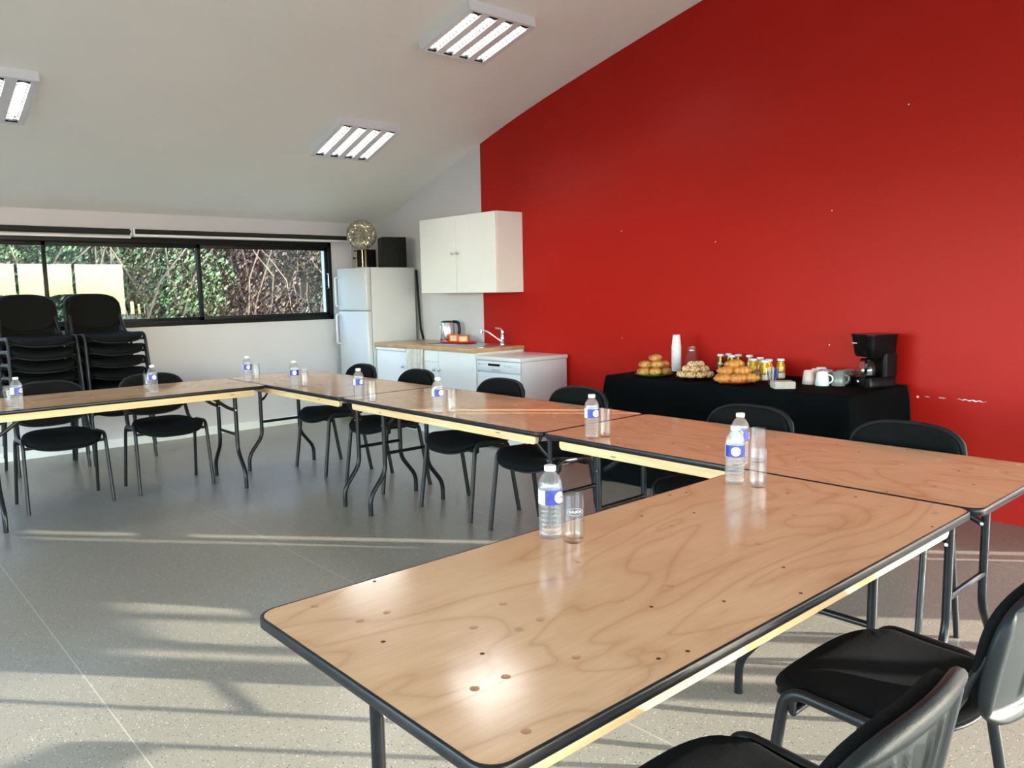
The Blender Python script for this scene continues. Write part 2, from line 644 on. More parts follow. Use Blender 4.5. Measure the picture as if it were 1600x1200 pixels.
side_wall('wall_right', XR, XR + .2, [(-.28, YF + .2, 0, None), (-.74, -.28, 2.25, None), (-1.66, -.74, 0, None), (YN - .2, -1.66, 1.32, None)], 'redwall')
side_wall('wall_left', XL - .2, XL, [(YN - .2, -1.4, 0, None), (-1.4, 5.2, 2.35, None), (5.2, YF + .2, 0, None)], 'white')

WX0, WX1, WZ0, WZ1 = -6.3, -.665, 1.118, 1.965
bm = B()
for x0, x1, z0, z1 in ((XL, WX0, 0, 2.26), (WX1, 0, 0, 2.26), (WX0, WX1, 0, WZ0), (WX0, WX1, WZ1, 2.26)):
    box(bm, x0, x1, YF, YF + .22, z0, z1)
struct('wall_far', bm, 'white')
NX0, NX1, NZ1 = -7.6, -.02, 2.6
bm = B()
for x0, x1, z0, z1 in ((XL, NX0, 0, 4.36), (NX1, 0, 0, 4.36), (NX0, NX1, NZ1, 4.36)):
    box(bm, x0, x1, YN - .2, YN, z0, z1)
struct('wall_near', bm, 'white')
bm = B()
box(bm, XL, -.02, YF - .014, YF - .0005, 0, .085, .003)
struct('baseboard_far', bm, 'laminate')

# far ribbon window
win = tag(bpy.data.objects.new('window_1', None), kind='structure')
COL.objects.link(win)
win.location = (0, YF, 0)
bm = B()
for x0, x1, z0, z1 in ((WX0, WX1, WZ1 - .055, WZ1), (WX0, WX1, WZ0, WZ0 + .045), (WX0, WX0 + .05, WZ0, WZ1), (WX1 - .04, WX1, WZ0, WZ1)):
    box(bm, x0, x1, -.012, .09, z0, z1, .004)
obj('frame', bm, 'alu', win)
xs = [-6.25, -4.83, -3.475, -2.12, -.70]
for i in range(4):
    bm = B()
    a, b = xs[i], xs[i + 1]
    w = .034
    y0 = .012 if i % 2 else .034
    a, b = a - (.016 if i else 0), b + (.016 if i < 3 else 0)
    for x0, x1, z0, z1 in ((a, b, WZ1 - .092, WZ1 - .05), (a, b, WZ0 + .04, WZ0 + .08), (a, a + w, WZ0 + .04, WZ1 - .05), (b - w, b, WZ0 + .04, WZ1 - .05)):
        box(bm, x0, x1, y0, y0 + .02, z0, z1, .003)
    s = obj('sash', bm, 'alu', win)
    bm = B()
    box(bm, a + w - .004, b - w + .004, y0 + .008, y0 + .013, WZ0 + .076, WZ1 - .088)
    obj('pane', bm, 'pane', s, smooth=False)
    if i == 3:
        bm = B()
        tube(bm, fillet([(b - .017, y0, 1.46), (b - .017, y0 - .03, 1.46), (b - .017, y0 - .03, 1.62), (b - .017, y0, 1.62)], .012, 4), .006, 8)
        obj('handle', bm, 'brushed', s)


# glazing behind and beside the camera (seen in the reflections of the far panes)
def glazed(name, horizontal, a0, a1, z1, at, bars):
    g = tag(bpy.data.objects.new(name, None), kind='structure')
    COL.objects.link(g)
    bm, bp = B(), B()
    def bx(q, p0, p1, d0, d1, z0, z2):
        if horizontal:
            box(q, p0, p1, at + d0, at + d1, z0, z2)
        else:
            box(q, at + d0, at + d1, p0, p1, z0, z2)
    bx(bm, a0, a1, .04, .1, z1 - .06, z1)
    bx(bm, a0, a1, .04, .1, 0, .06)
    for q in bars:
        bx(bm, q - .022, q + .022, .04, .1, .06, z1 - .06)
    bx(bp, a0, a1, .068, .073, .06, z1 - .06)
    f = obj('frame', bm, 'alu', g, smooth=False)
    obj('pane', bp, 'pane', f, smooth=False)


glazed('window_2', True, NX0, NX1, NZ1, YN - .17, [-7.58, -6.4, -5.2, -4.0, -3.0, -2.0, -1.0, -.04])
glazed('window_3', False, -.74, -.28, 2.25, .03, [-.72, -.53, -.30])
glazed('window_4', False, YN, -1.66, 1.32, .03, [-2.58, -2.15, -1.68])

glazed('window_5', False, -1.4, 5.2, 2.35, XL - .17, [-1.38, -.1, 1.2, 2.5, 3.8, 5.18])

# outside
bm = B()
box(bm, XL - .3, 2.9, YN - 3.5, YN - .25, 2.74, 2.9)
box(bm, XL - .3, 2.9, YN - 3.5, YN - 3.4, 2.22, 2.739)
struct('trim_added_sun_block', bm, 'white')  # unseen canopy with fascia, added to keep direct sun off the tabletops
bm = B()
box(bm, -40, 40, YF + .25, 60, -.3, -.1)
o = struct('ground_garden', bm, 'grass')
bm = B()
box(bm, -40, 40, -60, YN - .25, -.3, -.05)
o = struct('ground_terrace', bm, 'paving')


bm = B()
loops = []
for i in range(61):
    x = -16 + i * .6
    h = 3.4 + .5 * noise.noise(Vector((x * .4, 0, 0)))
    loops.append([(x, 11.6, -.2), (x, 11.8 + .2 * noise.noise(Vector((x, 3, 0))), h * .5), (x, 12.4, h), (x, 15, h + .4), (x, 15, -.2)])
rs = loop_skin(bm, loops)
struct('ground_backing_bank', bm, 'earth')  # added backing that blocks the bright sky showing through the hedge


def leaves(bm, cx, cy, cz, rx, ry, rz, n, size):
    for _ in range(n):
        while True:
            p = Vector((random.uniform(-1, 1), random.uniform(-1, 1), random.uniform(-1, 1)))
            if .25 < p.length < 1:
                break
        c = Vector((cx + p.x * rx, cy + p.y * ry, cz + p.z * rz))
        q = Vector((random.gauss(0, 1), random.gauss(0, 1), random.gauss(0, 1))).normalized()
        u = q.orthogonal().normalized()
        w = q.cross(u)
        s = size * random.uniform(.6, 1.4)
        vs = [bm.verts.new(c + u * (s * a) + w * (s * b)) for a, b in ((-1, 0), (-.2, .42), (1, 0), (-.2, -.42))]
        bm.faces.new(vs)


SHR = [('dark olive shrub outside behind the leftmost visible window pane', -4.2, 10.1, 'leaf_mix'),
       ('grey green bush outside behind the left part of the middle window pane', -3.1, 10.3, 'leaf_green'),
       ('bright green bush outside behind the middle of the middle window pane', -2.1, 10.1, 'leaf_green'),
       ('brown shrub outside behind the window bar left of the right pane', -1.1, 10.3, 'leaf_brown'),
       ('brown twiggy shrub outside behind the centre of the right window pane', -.1, 10.2, 'leaf_brown'),
       ('dull olive brown shrub outside behind the right end of the window', .95, 10.4, 'leaf_mix'),
       ('brown shrub outside beyond the right edge of the window', 2.0, 10.5, 'leaf_brown')]
for lab, x, y, mt in SHR:
    t = thing('garden_shrub', lab, 'shrub', (x, y, -.1), 0, 'shrubs outside the window')
    bm = B()
    for k in range(7):
        leaves(bm, random.uniform(-.7, .7), random.uniform(-.3, .3), .5 + k * .42, .85, .6, .55, 2300, .032)
    obj('foliage', bm, mt, t, smooth=False)
    bm = B()
    for k in range(16):
        a = random.uniform(0, 2 * PI)
        p = [Vector((.1 * math.cos(a), .1 * math.sin(a), 0))]
        d = Vector((math.cos(a) * .35, math.sin(a) * .3, 1)).normalized()
        for q in range(7):
            d = (d + Vector((random.gauss(0, .25), random.gauss(0, .2), .1))).normalized()
            nx = p[-1] + d * .5
            p.append(Vector((nx.x, max(-.75, min(.9, nx.y)), nx.z)))
        tube(bm, p, [.022 - .0026 * i for i in range(8)], 5)
    obj('branches', bm, 'bark', t)

# small marks on the red wall
for y, z, r, lab in ((3.409, 1.867, .0045, 'white filled screw hole high on the red wall, left one'), (1.61, 1.878, .0045, 'white filled screw hole high on the red wall, above the coffee mugs'),
                     (3.406, .985, .0045, 'white filled screw hole low on the red wall, left of the cup stack'), (1.602, .996, .005, 'white filled screw hole just above the coffee mugs'),
                     (1.026, .697, .0075, 'white chip in the red paint right of the buffet'), (1.147, 2.468, .005, 'tiny pale screw hole near the top right of the red wall'),
                     (2.5, 1.727, .005, 'tiny screw hole in the middle of the red wall')):
    bm = B()
    lathe(bm, [(r, 0), (r * .95, .0006), (r * .3, .0012)], 9, (0, 0, 0))
    tag(obj('screw_hole', bm, 'whiteplastic', None, False, (-.0003, y, z), (0, -PI / 2, 0)), lab, 'wall mark', 'screw holes in the red wall')
for y0, y1, wz, lab in ((.985, .955, .0015, 'short white scratch on the red wall nearest the buffet'), (.905, .86, .002, 'middle white scratch on the red wall right of the buffet'),
                        (.80, .64, .0035, 'longest white scratch on the red wall at the right')):
    bm = B()
    n = 16
    lo_, hi_ = [], []
    for i in range(n + 1):
        y = y0 + (y1 - y0) * i / n
        c = .703 + .003 * math.sin(i * 1.7) - .004 * (y0 - y) / .16
        w = wz * (.35 + random.random()) * math.sin(PI * (i + .5) / (n + 1))
        lo_.append((-.0012, y, c - w))
        hi_.append((-.0012, y, c + w))
    bk = [(-.0003, p[1], p[2]) for p in hi_], [(-.0003, p[1], p[2]) for p in lo_]
    loop_skin(bm, [lo_, hi_, bk[0], bk[1], lo_], close=False)
    tag(obj('wall_scratch', bm, 'whiteplastic', None, False), lab, 'wall mark', 'scratches on the red wall')


# ------------------------------------------------------------------ roller blinds
def blind(x0, x1, z, r, bar_dz, label):
    t = thing('roller_blind', label, 'blind', (0, YF, 0), 0, 'roller blinds above the window')
    bm = B()
    tube(bm, [(x0, -.05, z), (x1, -.05, z)], r, 16)
    obj('roll', bm, 'blind', t)
    bm = B()
    box(bm, x0, x1, -.058, -.04, z - bar_dz - .012, z - bar_dz + .010, .003)
    obj('bottom_bar', bm, 'whiteplastic', t)
    for x in (x0 + .0, x1 - .0):
        bm = B()
        box(bm, x - .008, x + .008, -.075, -.001, z - .034, z + .03, .004)
        obj('bracket', bm, 'whiteplastic', t)
    return t


blind(-5.4, -2.762, 2.008, .027, .048, 'black rolled-up blind above the left part of the window')
t = blind(-2.735, -.435, 2.014, .022, .034, 'black rolled-up blind above the right part of the window')
bm = B()
tube(bm, [(-.43, -.03, 2.0), (-.428, -.03, 1.6), (-.43, -.03, 1.25)], .003, 6)
obj('chain', bm, 'whiteplastic', t)


# ------------------------------------------------------------------ ceiling lamps
def make_lamp():
    t = thing('ceiling_light', 'x', 'light')
    bm = B()
    S, D = .3, .075
    for x0, x1, y0, y1 in ((-S, S, -S, -S + .022), (-S, S, S - .022, S), (-S, -S + .012, -S + .022, S - .022), (S - .012, S, -S + .022, S - .022)):
        box(bm, x0, x1, y0, y1, -D, 0, .002, 1)
    box(bm, -S + .012, S - .012, -S + .022, S - .022, -.012, -.002)
    obj('housing', bm, 'appliance', t)
    cs = [-.216, -.072, .072, .216]
    for a, b in ((-.288, -.256), (-.176, -.112), (-.032, .032), (.112, .176), (.256, .288)):
        bm = B()
        box(bm, a, b, -S + .022, S - .022, -D, -D + .004)
        obj('cover_strip', bm, 'appliance', t, False)
    for c in cs:
        bm = B()
        tube(bm, [(c, -.27, -.045), (c, .27, -.045)], .013, 10)
        tb = obj('fluorescent_tube', bm, 'tube', t)
        for y in (-.274, .254):
            bm = B()
            box(bm, c - .034, c + .034, y, y + .020, -.072, -.015)
            obj('end_cap', bm, 'blackmatt', tb, False)
        bm = B()
        for s in (-1, 1):
            v = [bm.verts.new((c + s * q[0], q[1], q[2])) for q in ((.04, -.278, -D + .001), (.04, .278, -D + .001), (.022, .278, -.014), (.022, -.278, -.014))]
            bm.faces.new(v)
        obj('reflector', bm, 'reflector', t, False)
        bm = B()
        for k in range(13):
            y = -.24 + k * .04
            v = [bm.verts.new((c + q[0], y, q[1])) for q in ((-.04, -D + .001), (-.012, -D + .012), (.012, -D + .012), (.04, -D + .001), (.034, -.05), (0, -.0605), (-.034, -.05))]
            bm.faces.new(v)
        obj('louvre', bm, 'louvre', t, False)
    return t


lamp = make_lamp()
for i, (x, y, lab) in enumerate([(-1.32, 5.37, 'four-tube ceiling light above the wall cabinet side, middle of the picture'),
                                 (-1.33, 3.62, 'largest four-tube ceiling light at the top of the picture near the red wall'),
                                 (-4.115, 5.37, 'four-tube ceiling light cut off by the left picture edge')]):
    o = lamp if i == 0 else copy_tree(lamp)
    o.location = (x, y, sm(y) + .003)
    o.rotation_euler = (math.atan(ceil_slope(y)), 0, 0)
    tag(o, lab, 'light', 'fluorescent ceiling lights')

# ------------------------------------------------------------------ folding tables
TL, TW = 1.819, .757


def make_table():
    t = thing('folding_table', 'x', 'table')
    bm = B()
    a, b = TL / 2, TW / 2
    prism(bm, rrect(-a + .006, a - .006, -b + .006, b - .006, .04), .7285, .75)
    obj('tabletop', bm, 'wood', t, angle=50)
    bm = B()
    prof = [(0.004, .7502), (0, .7502), (-.002, .7475), (-.002, .7295), (0.001, .7265), (.006, .7265)]
    loops = []
    for off, z in prof:
        loops.append([(x, y, z) for x, y in rrect(-a + .006 + off - .004, a - .006 - off + .004, -b + .006 + off - .004, b - .006 - off + .004, .042)])
    loop_skin(bm, loops)
    obj('edge_strip', bm, 'rubber', t, angle=60)
    for s in (-1, 1):
        bm = B()
        y = s * (b - .05)
        pf = rrect(-a + .075, a - .075, .679, .7255, .02, 6)
        va = [bm.verts.new((x, y - .011, z)) for x, z in pf]
        vb = [bm.verts.new((x, y + .011, z)) for x, z in pf]
        for k in range(len(pf)):
            bm.faces.new((va[k], va[(k + 1) % len(pf)], vb[(k + 1) % len(pf)], vb[k]))
        bm.faces.new(va)
        bm.faces.new(list(reversed(vb)))
        obj('side_rail', bm, 'pine', t)
    for s in (-1, 1):
        bm = B()
        box(bm, s * .42 - .03, s * .42 + .03, -b + .045, b - .045, .694, .7265)
        obj('cross_batten', bm, 'pine', t, False)
    for s in (-1, 1):
        x = s * (a - .155)
        for q in (-1, 1):
            bm = B()
            tube(bm, fillet([(x, q * .165, .72), (x, q * .165, .268), (x, q * .283, .118), (x, q * .283, .0)], .05), .0145, 12)
            obj('leg', bm, 'steel_black', t)
        bm = B()
        tube(bm, [(x, -.165, .383), (x, .165, .383)], .011, 10)
        obj('stretcher', bm, 'steel_black', t)
        for q in (-1, 1):
            bm = B()
            d = .017 * q
            pts = fillet([(x - s * .004, q * .165 - d, .565), (x - s * .05, q * .165 - d, .585), (x - s * .2, q * .165 - d, .70)], .04, 4)
            tube(bm, pts, .012, 8, .3)
            br = obj('brace', bm, 'steel_black', t)
            bm = B()
            tube(bm, [(x - s * .004, q * .165 - d * 1.6, .566), (x - s * .004, q * .165 + .017 * q, .566)], .006, 8)
            obj('bolt', bm, 'chrome', br)
        bm = B()
        tube(bm, [(x, -.20, .715), (x, .20, .715)], .012, 8)
        obj('pivot_bar', bm, 'steel_black', t)
    # screw plugs and nails let into the top
    big = [(.11, .70), (.11, .045), (.139, .567), (.202, .565), (.135, .197), (.199, .192), (.34, .315), (.402, .319), (.284, .383), (.401, .432),
           (.336, .158), (.73, .25), (.70, .50)]
    small = [(.278, .735), (.498, .036), (.437, .054), (.893, .032), (.122, .454), (.225, .286), (.61, .207), (.74, .12), (.84, .62)]
    bm = B()
    lathe(bm, [(.0085, .7498), (.0085, .7503), (.0075, .7504)], 14)
    plug = obj('screw_plug', bm, 'plug', t)
    bm = B()
    lathe(bm, [(.0045, .7498), (.0045, .7504), (.003, .7505)], 8)
    nail = obj('nail_mark', bm, 'nail', t)

    def stud(proto, u, v):
        o = proto
        if proto.get('used'):
            o = proto.copy()
            COL.objects.link(o)
        else:
            proto['used'] = 1
        o.location = (u - a, v - b, 0)
    for u, v in big:
        stud(plug, u, v)
        stud(plug, TL - u, TW - v + .01)
    for u, v in small:
        for uu, vv in ((u, v), (TL - u + .03, TW - v)):
            if .02 < vv < TW - .02 and .02 < uu < TL - .02:
                stud(nail, uu, vv)
    for o in t.children:
        if 'used' in o:
            del o['used']
    return t


tab = make_table()
xb, L, Wd = -2.6354, 1.827, .7618
TABLES = [((xb - L / 2 - .001, -.1631 + Wd / 2, 0), 0, 'nearest folding plywood table, large in the foreground'),
          ((xb + Wd / 2, -.1818 + L * .5, 0), PI / 2, 'folding plywood table along the red wall beside the black buffet cloth'),
          ((xb + Wd / 2, -.1818 + L * 1.5, 0), PI / 2, 'folding plywood table in the middle of the right-hand row'),
          ((xb + Wd / 2, -.1818 + L * 2.5, 0), PI / 2, 'folding plywood table at the far corner before the kitchen'),
          ((xb - L / 2 - .001, 4.5083 + Wd / 2, 0), 0, 'folding plywood table parallel to the window, at the left')]
for i, (lc, rz, lab) in enumerate(TABLES):
    place(tab, i == 0, lc, rz, lab, 'folding tables in a U')


# ------------------------------------------------------------------ chairs
def make_chair():
    t = thing('stacking_chair', 'x', 'chair')

    def seat_s(x, y, h):
        fy = (y + .02)
        z = .452 + .016 * (x / .23) ** 2 * (1 if y > -.1 else .6)
        z += -.035 * max(0, (-y - .08) / .14) ** 2 + .022 * max(0, (y - .06) / .14) ** 2 - .008 * math.exp(-((y - .02) / .09) ** 2)
        return Vector((x * (1 - .10 * (y + .02) / .22), y - .012, z + h))
    bm = B()
    pad(bm, .232, .222, 3.0, lambda x, y, h: seat_s(x, y, h + .008), .034, 48, 8, .1)
    obj('seat', bm, 'fabric', t, angle=80)
    bm = B()
    pad(bm, .229, .219, 3.0, lambda x, y, h: seat_s(x, y, h - .014), .014, 48, 8, .06)
    obj('seat_shell', bm, 'plastic', t, angle=80)

    def back_s(x, y, h, extra=0.0):
        zz = .668 + y - .016 * (1 - (x / .23) ** 2) * (1 if y < 0 else -.6)
        ty = .262 + .17 * (zz - .655)
        ty += .030 - .036 * (x / .23) ** 2
        n = Vector((.30 * x / .23, 1, -.1)).normalized()
        return Vector((x, ty, zz)) + n * (extra - h)
    bm = B()
    pad(bm, .226, .137, 3.2, lambda x, y, h: back_s(x, y, h, -.014), .03, 48, 8, .12)
    obj('backrest', bm, 'fabric', t, angle=80)

    def shell(x, y, h):
        e = .012
        if h < 0:
            r = max(abs(x / .236), abs((y - .0) / .147))
            rx, ry = max(0, .236 - abs(x)), max(0, .147 - abs(y))
            d = min(rx, ry)
            e += .005 * max(0, 1 - abs(d - .02) / .018)
            if d > .043:
                e -= .011
            elif d > .035:
                e -= .011 * (d - .035) / .008
            if abs(x) < .105 and abs(y) < .095:
                e += .006 * max(0, math.cos(x / .021 * PI)) ** 2 * min(1, (.095 - abs(y)) / .015)
        return back_s(x, y, h, e)
    bm = B()
    pad(bm, .236, .147, 3.4, shell, .024, 112, 44, .08)
    obj('back_shell', bm, 'plastic', t, angle=80)
    for s in (-1, 1):
        bm = B()
        tube(bm, fillet([(s * .258, -.2, 0), (s * .247, -.138, .476), (s * .247, .118, .464), (s * .258, .2, 0)], .055, 7), .0115, 12, 1.25)
        obj('leg_frame', bm, 'leg_grey', t)
        bm = B()
        tube(bm, fillet([(s * .232, .05, .455), (s * .222, .165, .465), (s * .205, .262, .68)], .07, 7), .0115, 12, 1.25)
        obj('back_upright', bm, 'leg_grey', t)
    bm = B()
    tube(bm, [(-.246, -.12, .425), (.246, -.12, .425)], .010, 10)
    tube(bm, [(-.246, -.12, .425), (-.248, -.12, .47)], .009, 8)
    tube(bm, [(.246, -.12, .425), (.248, -.12, .47)], .009, 8)
    obj('stretcher', bm, 'leg_grey', t)
    bm = B()
    tube(bm, [(-.24, .10, .432), (.24, .10, .432)], .010, 10)
    obj('stretcher', bm, 'leg_grey', t)
    return t


chair = make_chair()
R = math.radians
CH = [((-3.865, 5.135, 0), R(0), 'black stacking chair behind the left table in front of the left chair stack'),
      ((-3.168, 5.125, 0), R(-2), 'black stacking chair behind the left table under the window, right of the stacks'),
      ((-2.01, 4.735, 0), R(-92), 'black stacking chair at the far corner table, closest to the fridge'),
      ((-1.985, 3.975, 0), R(-91), 'black stacking chair in front of the kitchen base cabinet'),
      ((-1.99, 3.0, 0), R(-90), 'black stacking chair in front of the dishwasher'),
      ((-2.0, 2.285, 0), R(-90), 'black stacking chair between the dishwasher and the black buffet cloth'),
      ((-2.0, 1.14, 0), R(-90), 'black stacking chair in front of the middle of the black buffet cloth'),
      ((-2.0, .405, 0), R(-90), 'black stacking chair in front of the right end of the black buffet'),
      ((-3.965, -.205, 0), R(180), 'black stacking chair in the foreground, back cut by the bottom picture edge'),
      ((-3.235, -.19, 0), R(180), 'black stacking chair at the right picture edge beside the nearest table')]
for i, (lc, rz, lab) in enumerate(CH):
    place(chair, i == 0, lc, rz, lab, 'chairs around the tables')
for x, y, rz, side in ((-3.70, 6.47, R(4), 'left'), (-3.165, 6.49, R(8), 'right')):
    for k in range(7):
        d = .004 * k
        place(chair, False, (x + math.sin(rz) * d, y - d, .1035 * k), rz,
              f'{ORD[6 - k] if k else "lowest"} black chair of the {side} stack under the window', 'stacked chairs under the window')


# ------------------------------------------------------------------ kitchen
def knob(parent, p, mat='brushed'):
    bm = B()
    lathe(bm, [(.006, 0), (.006, .012), (.015, .017), (.017, .024), (.011, .030), (.003, .031)], 16)
    return obj('knob', bm, mat, parent, loc=p, rot=(0, -PI / 2, 0))


# wall cabinet
t = thing('wall_cabinet', 'white two-door wall cabinet hanging half on the white and half on the red wall', 'cabinet', (0, 4.615, 1.382))
bm = B()
box(bm, -.315, -.001, 0, 1.19, 0, .74, .002, 1)
obj('body', bm, 'laminate', t)
for y0, y1, ky in ((.002, .592, .555), (.597, 1.188, .635)):
    bm = B()
    box(bm, -.335, -.3155, y0, y1, .002, .738, .002, 1)
    d = obj('door', bm, 'laminate', t)
    knob(d, (-.335, ky, .385))

# base cabinet with worktop
t = thing('base_cabinet', 'white kitchen base cabinet under the beech worktop', 'cabinet', (0, 4.625, 0))
bm = B()
box(bm, -.58, -.002, 0, 1.665, .1, .84, .002, 1)
box(bm, -.53, -.02, .01, 1.655, 0, .1)
obj('body', bm, 'laminate', t)
for y0, y1, ky, zt in ((.003, .562, .53, .835), (.567, 1.11, .62, .725), (1.115, 1.66, 1.155, .80)):
    bm = B()
    box(bm, -.6, -.5805, y0, y1, .105, zt, .002, 1)
    d = obj('door', bm, 'laminate', t)
    knob(d, (-.6, ky, .655))
bm = B()
box(bm, -.6, -.5805, .567, 1.11, .73, .835, .002, 1)
obj('drawer_front', bm, 'laminate', t)
bm = B()
box(bm, -.612, -.5805, 1.115, 1.66, .81, .835, .003, 1)
obj('pull_strip', bm, 'whiteplastic', t)
bm = B()
for y in (.05,):
    lathe(bm, [(.004, 0), (.004, .002), (.001, .0025)], 8, (0, 0, 0))
obj('screw_cap', bm, 'alu', t, loc=(-.55, -.0005, .80), rot=(PI / 2, 0, 0))

bm = B()
box(bm, -.615, -.003, 4.612, 6.292, .841, .879, .004)
tag(obj('worktop', bm, 'worktop'), 'beech-look kitchen worktop running from the fridge to the dishwasher', 'worktop')

t = thing('kitchen_sink', 'stainless steel sink set in the right end of the worktop', 'sink', (-.30, 4.98, .879))
bm = B()
o1 = rrect(-.22, .23, -.33, .42, .05)
i1 = rrect(-.17, .16, -.28, .08, .06)
loop_skin(bm, [[(x, y, 0) for x, y in o1], [(x, y, .004) for x, y in o1], [(x * .985, y * .985, .006) for x, y in o1],
               [(x, y, .005) for x, y in i1], [(x * .97, y * .97 - .003, .0012) for x, y in i1]])
rs = [v for v in bm.verts][-len(i1):]
bm.faces.new(rs)
obj('basin', bm, 'brushed', t)
bm = B()
for k in range(5):
    tube(bm, [(-.14 + k * .065, .14, .0065), (-.14 + k * .065, .37, .0065)], .004, 6)
obj('drainer_ribs', bm, 'brushed', t)

t = thing('mixer_tap', 'chrome mixer tap with raised spout beside the red wall', 'tap', (-.115, 4.80, .8855))
bm = B()
lathe(bm, [(.026, 0), (.026, .006), (.021, .012), (.020, .105), (.022, .11), (.019, .128), (.006, .134)], 20)
obj('body', bm, 'chrome', t)
bm = B()
tube(bm, fillet([(-.012, .008, .03), (-.10, .09, .122), (-.135, .125, .14), (-.15, .14, .135)], .02, 4), .0105, 10)
tube(bm, [(-.147, .137, .14), (-.149, .139, .108)], .012, 10)
obj('spout', bm, 'chrome', t)
bm = B()
tube(bm, fillet([(0, 0, .13), (-.012, .012, .15), (-.05, .05, .158)], .012, 4), [.010] * 7 + [.006], 8)
obj('lever', bm, 'chrome', t)

# kettle
t = thing('electric_kettle', 'brushed steel kettle with black handle on the worktop', 'kettle', (-.16, 5.61, .8795), R(-48))
bm = B()
lathe(bm, [(.075, .03), (.078, .034), (.074, .12), (.066, .2), (.064, .205)], 28)
obj('body', bm, 'brushed', t)
bm = B()
lathe(bm, [(.078, 0), (.08, .004), (.079, .03), (.076, .0335)], 28)
obj('power_base', bm, 'black', t)
bm = B()
lathe(bm, [(.064, .2052), (.063, .215), (.045, .222), (.012, .224)], 28)
obj('lid', bm, 'black', t)
bm = B()
tube(bm, fillet([(.055, 0, .212), (.115, 0, .205), (.125, 0, .12), (.108, 0, .05), (.076, 0, .045)], .03, 5), .015, 10, .8)
obj('handle', bm, 'black', t)
bm = B()
tube(bm, [(-.05, 0, .18), (-.078, 0, .205)], [.02, .012], 10)
obj('spout', bm, 'brushed', t)
bm = B()
box(bm, -.079, -.066, -.012, .012, .045, .17, .003)
obj('water_gauge', bm, 'labelwhite', t)

t = thing('serving_tray', 'oval red tray lying on the worktop in front of the kettle', 'tray', (-.24, 5.335, .885))
bm = B()
pad(bm, .145, .23, 2.3, lambda x, y, h: Vector((x, y, .005 + .014 * min(1, max(0, (math.hypot(x / .145, y / .23) - .8) / .2)) + h)), .008, 48, 12, .04)
obj('dish', bm, 'red', t)
for (px, py, w, d, hgt, rz, lab, m1, m2) in ((-.215, 5.43, .10, .05, .075, R(-60), 'orange tea carton with cream front, left one on the red tray', 'teabox', 'cream'),
                                             (-.21, 5.285, .11, .055, .068, R(-52), 'orange tea carton with beige panel, right one on the red tray', 'teabox', 'cream')):
    q = thing('tea_box', lab, 'box', (px, py, .896), rz, 'tea cartons on the tray')
    bm = B()
    box(bm, -w / 2, w / 2, -d / 2, d / 2, 0, hgt, .001, 1)
    obj('carton', bm, m1, q, False)
    bm = B()
    box(bm, -w * .34, w * .36, -d / 2 - .001, -d / 2 - .0002, hgt * .12, hgt * .82)
    obj('label_panel', bm, m2, q, False)
bm = B()
lathe(bm, [(.06, 0), (.066, .003), (.07, .006), (.065, .005), (.05, .003)], 24, (-.33, 5.62, .8795))
tag(obj('saucer', bm, 'brushed'), 'small steel saucer left of the red tray on the worktop', 'saucer')

# tea towel over the drawer front
t = thing('tea_towel', 'beige tea towel hanging over the base cabinet front', 'towel', (-.605, 5.53, 0))
bm = B()
def towel_p(u, v):
    y = (.12 - .24 * u) * (1 + .12 * v) + .012 * math.sin(v * 3)
    z = .842 - v * (.20 + .03 * math.sin(u * 2.2))
    x = -.016 - .010 * math.sin(u * 13 + v * 1.5) * (.3 + v) - .006 * math.sin(u * 29)
    return x, y, z
fr = [[towel_p(u / 24, v / 14) for u in range(25)] for v in range(15)]
bk = [[(x - .006, y, z) for x, y, z in row] for row in fr]
ra = loop_skin(bm, bk, close=False)
rb = loop_skin(bm, fr, close=False)
for k in range(24):
    bm.faces.new((ra[0][k], ra[0][k + 1], rb[0][k + 1], rb[0][k]))
    bm.faces.new((ra[-1][k], rb[-1][k], rb[-1][k + 1], ra[-1][k + 1]))
for k in range(14):
    bm.faces.new((ra[k][0], rb[k][0], rb[k + 1][0], ra[k + 1][0]))
    bm.faces.new((ra[k][-1], ra[k + 1][-1], rb[k + 1][-1], rb[k][-1]))
obj('cloth', bm, 'towel', t)

# dishwasher
t = thing('dishwasher', 'white freestanding dishwasher at the end of the kitchen counter', 'dishwasher', (0, 4.02, 0))
bm = B()
box(bm, -.575, -.03, .006, .584, .02, .785, .004)
obj('body', bm, 'appliance', t)
bm = B()
box(bm, -.605, -.02, 0, .59, .787, .82, .006)
obj('lid', bm, 'appliance', t)
bm = B()
box(bm, -.597, -.576, .006, .584, .685, .783, .006)
cp = obj('control_panel', bm, 'appliance', t)
bm = B()
box(bm, -.5985, -.5968, .27, .43, .738, .758)
obj('display', bm, 'black', cp, False)
bm = B()
for y, w, z in ((.20, .012, .747), (.165, .012, .745), (.13, .012, .743), (.46, .012, .752), (.49, .012, .753)):
    box(bm, -.5985, -.5968, y, y + w, z - .003, z + .003)
box(bm, -.5985, -.5968, .53, .57, .744, .75)
box(bm, -.5985, -.5968, .27, .38, .704, .708)
box(bm, -.5985, -.5968, .25, .40, .694, .697)
obj('printed_marks', bm, 'mug_grey', cp, False)
bm = B()
box(bm, -.597, -.576, .006, .584, .10, .678, .006)
obj('door', bm, 'appliance', t)
bm = B()
box(bm, -.55, -.05, .02, .57, 0, .02)
obj('plinth', bm, 'blackmatt', t, False)

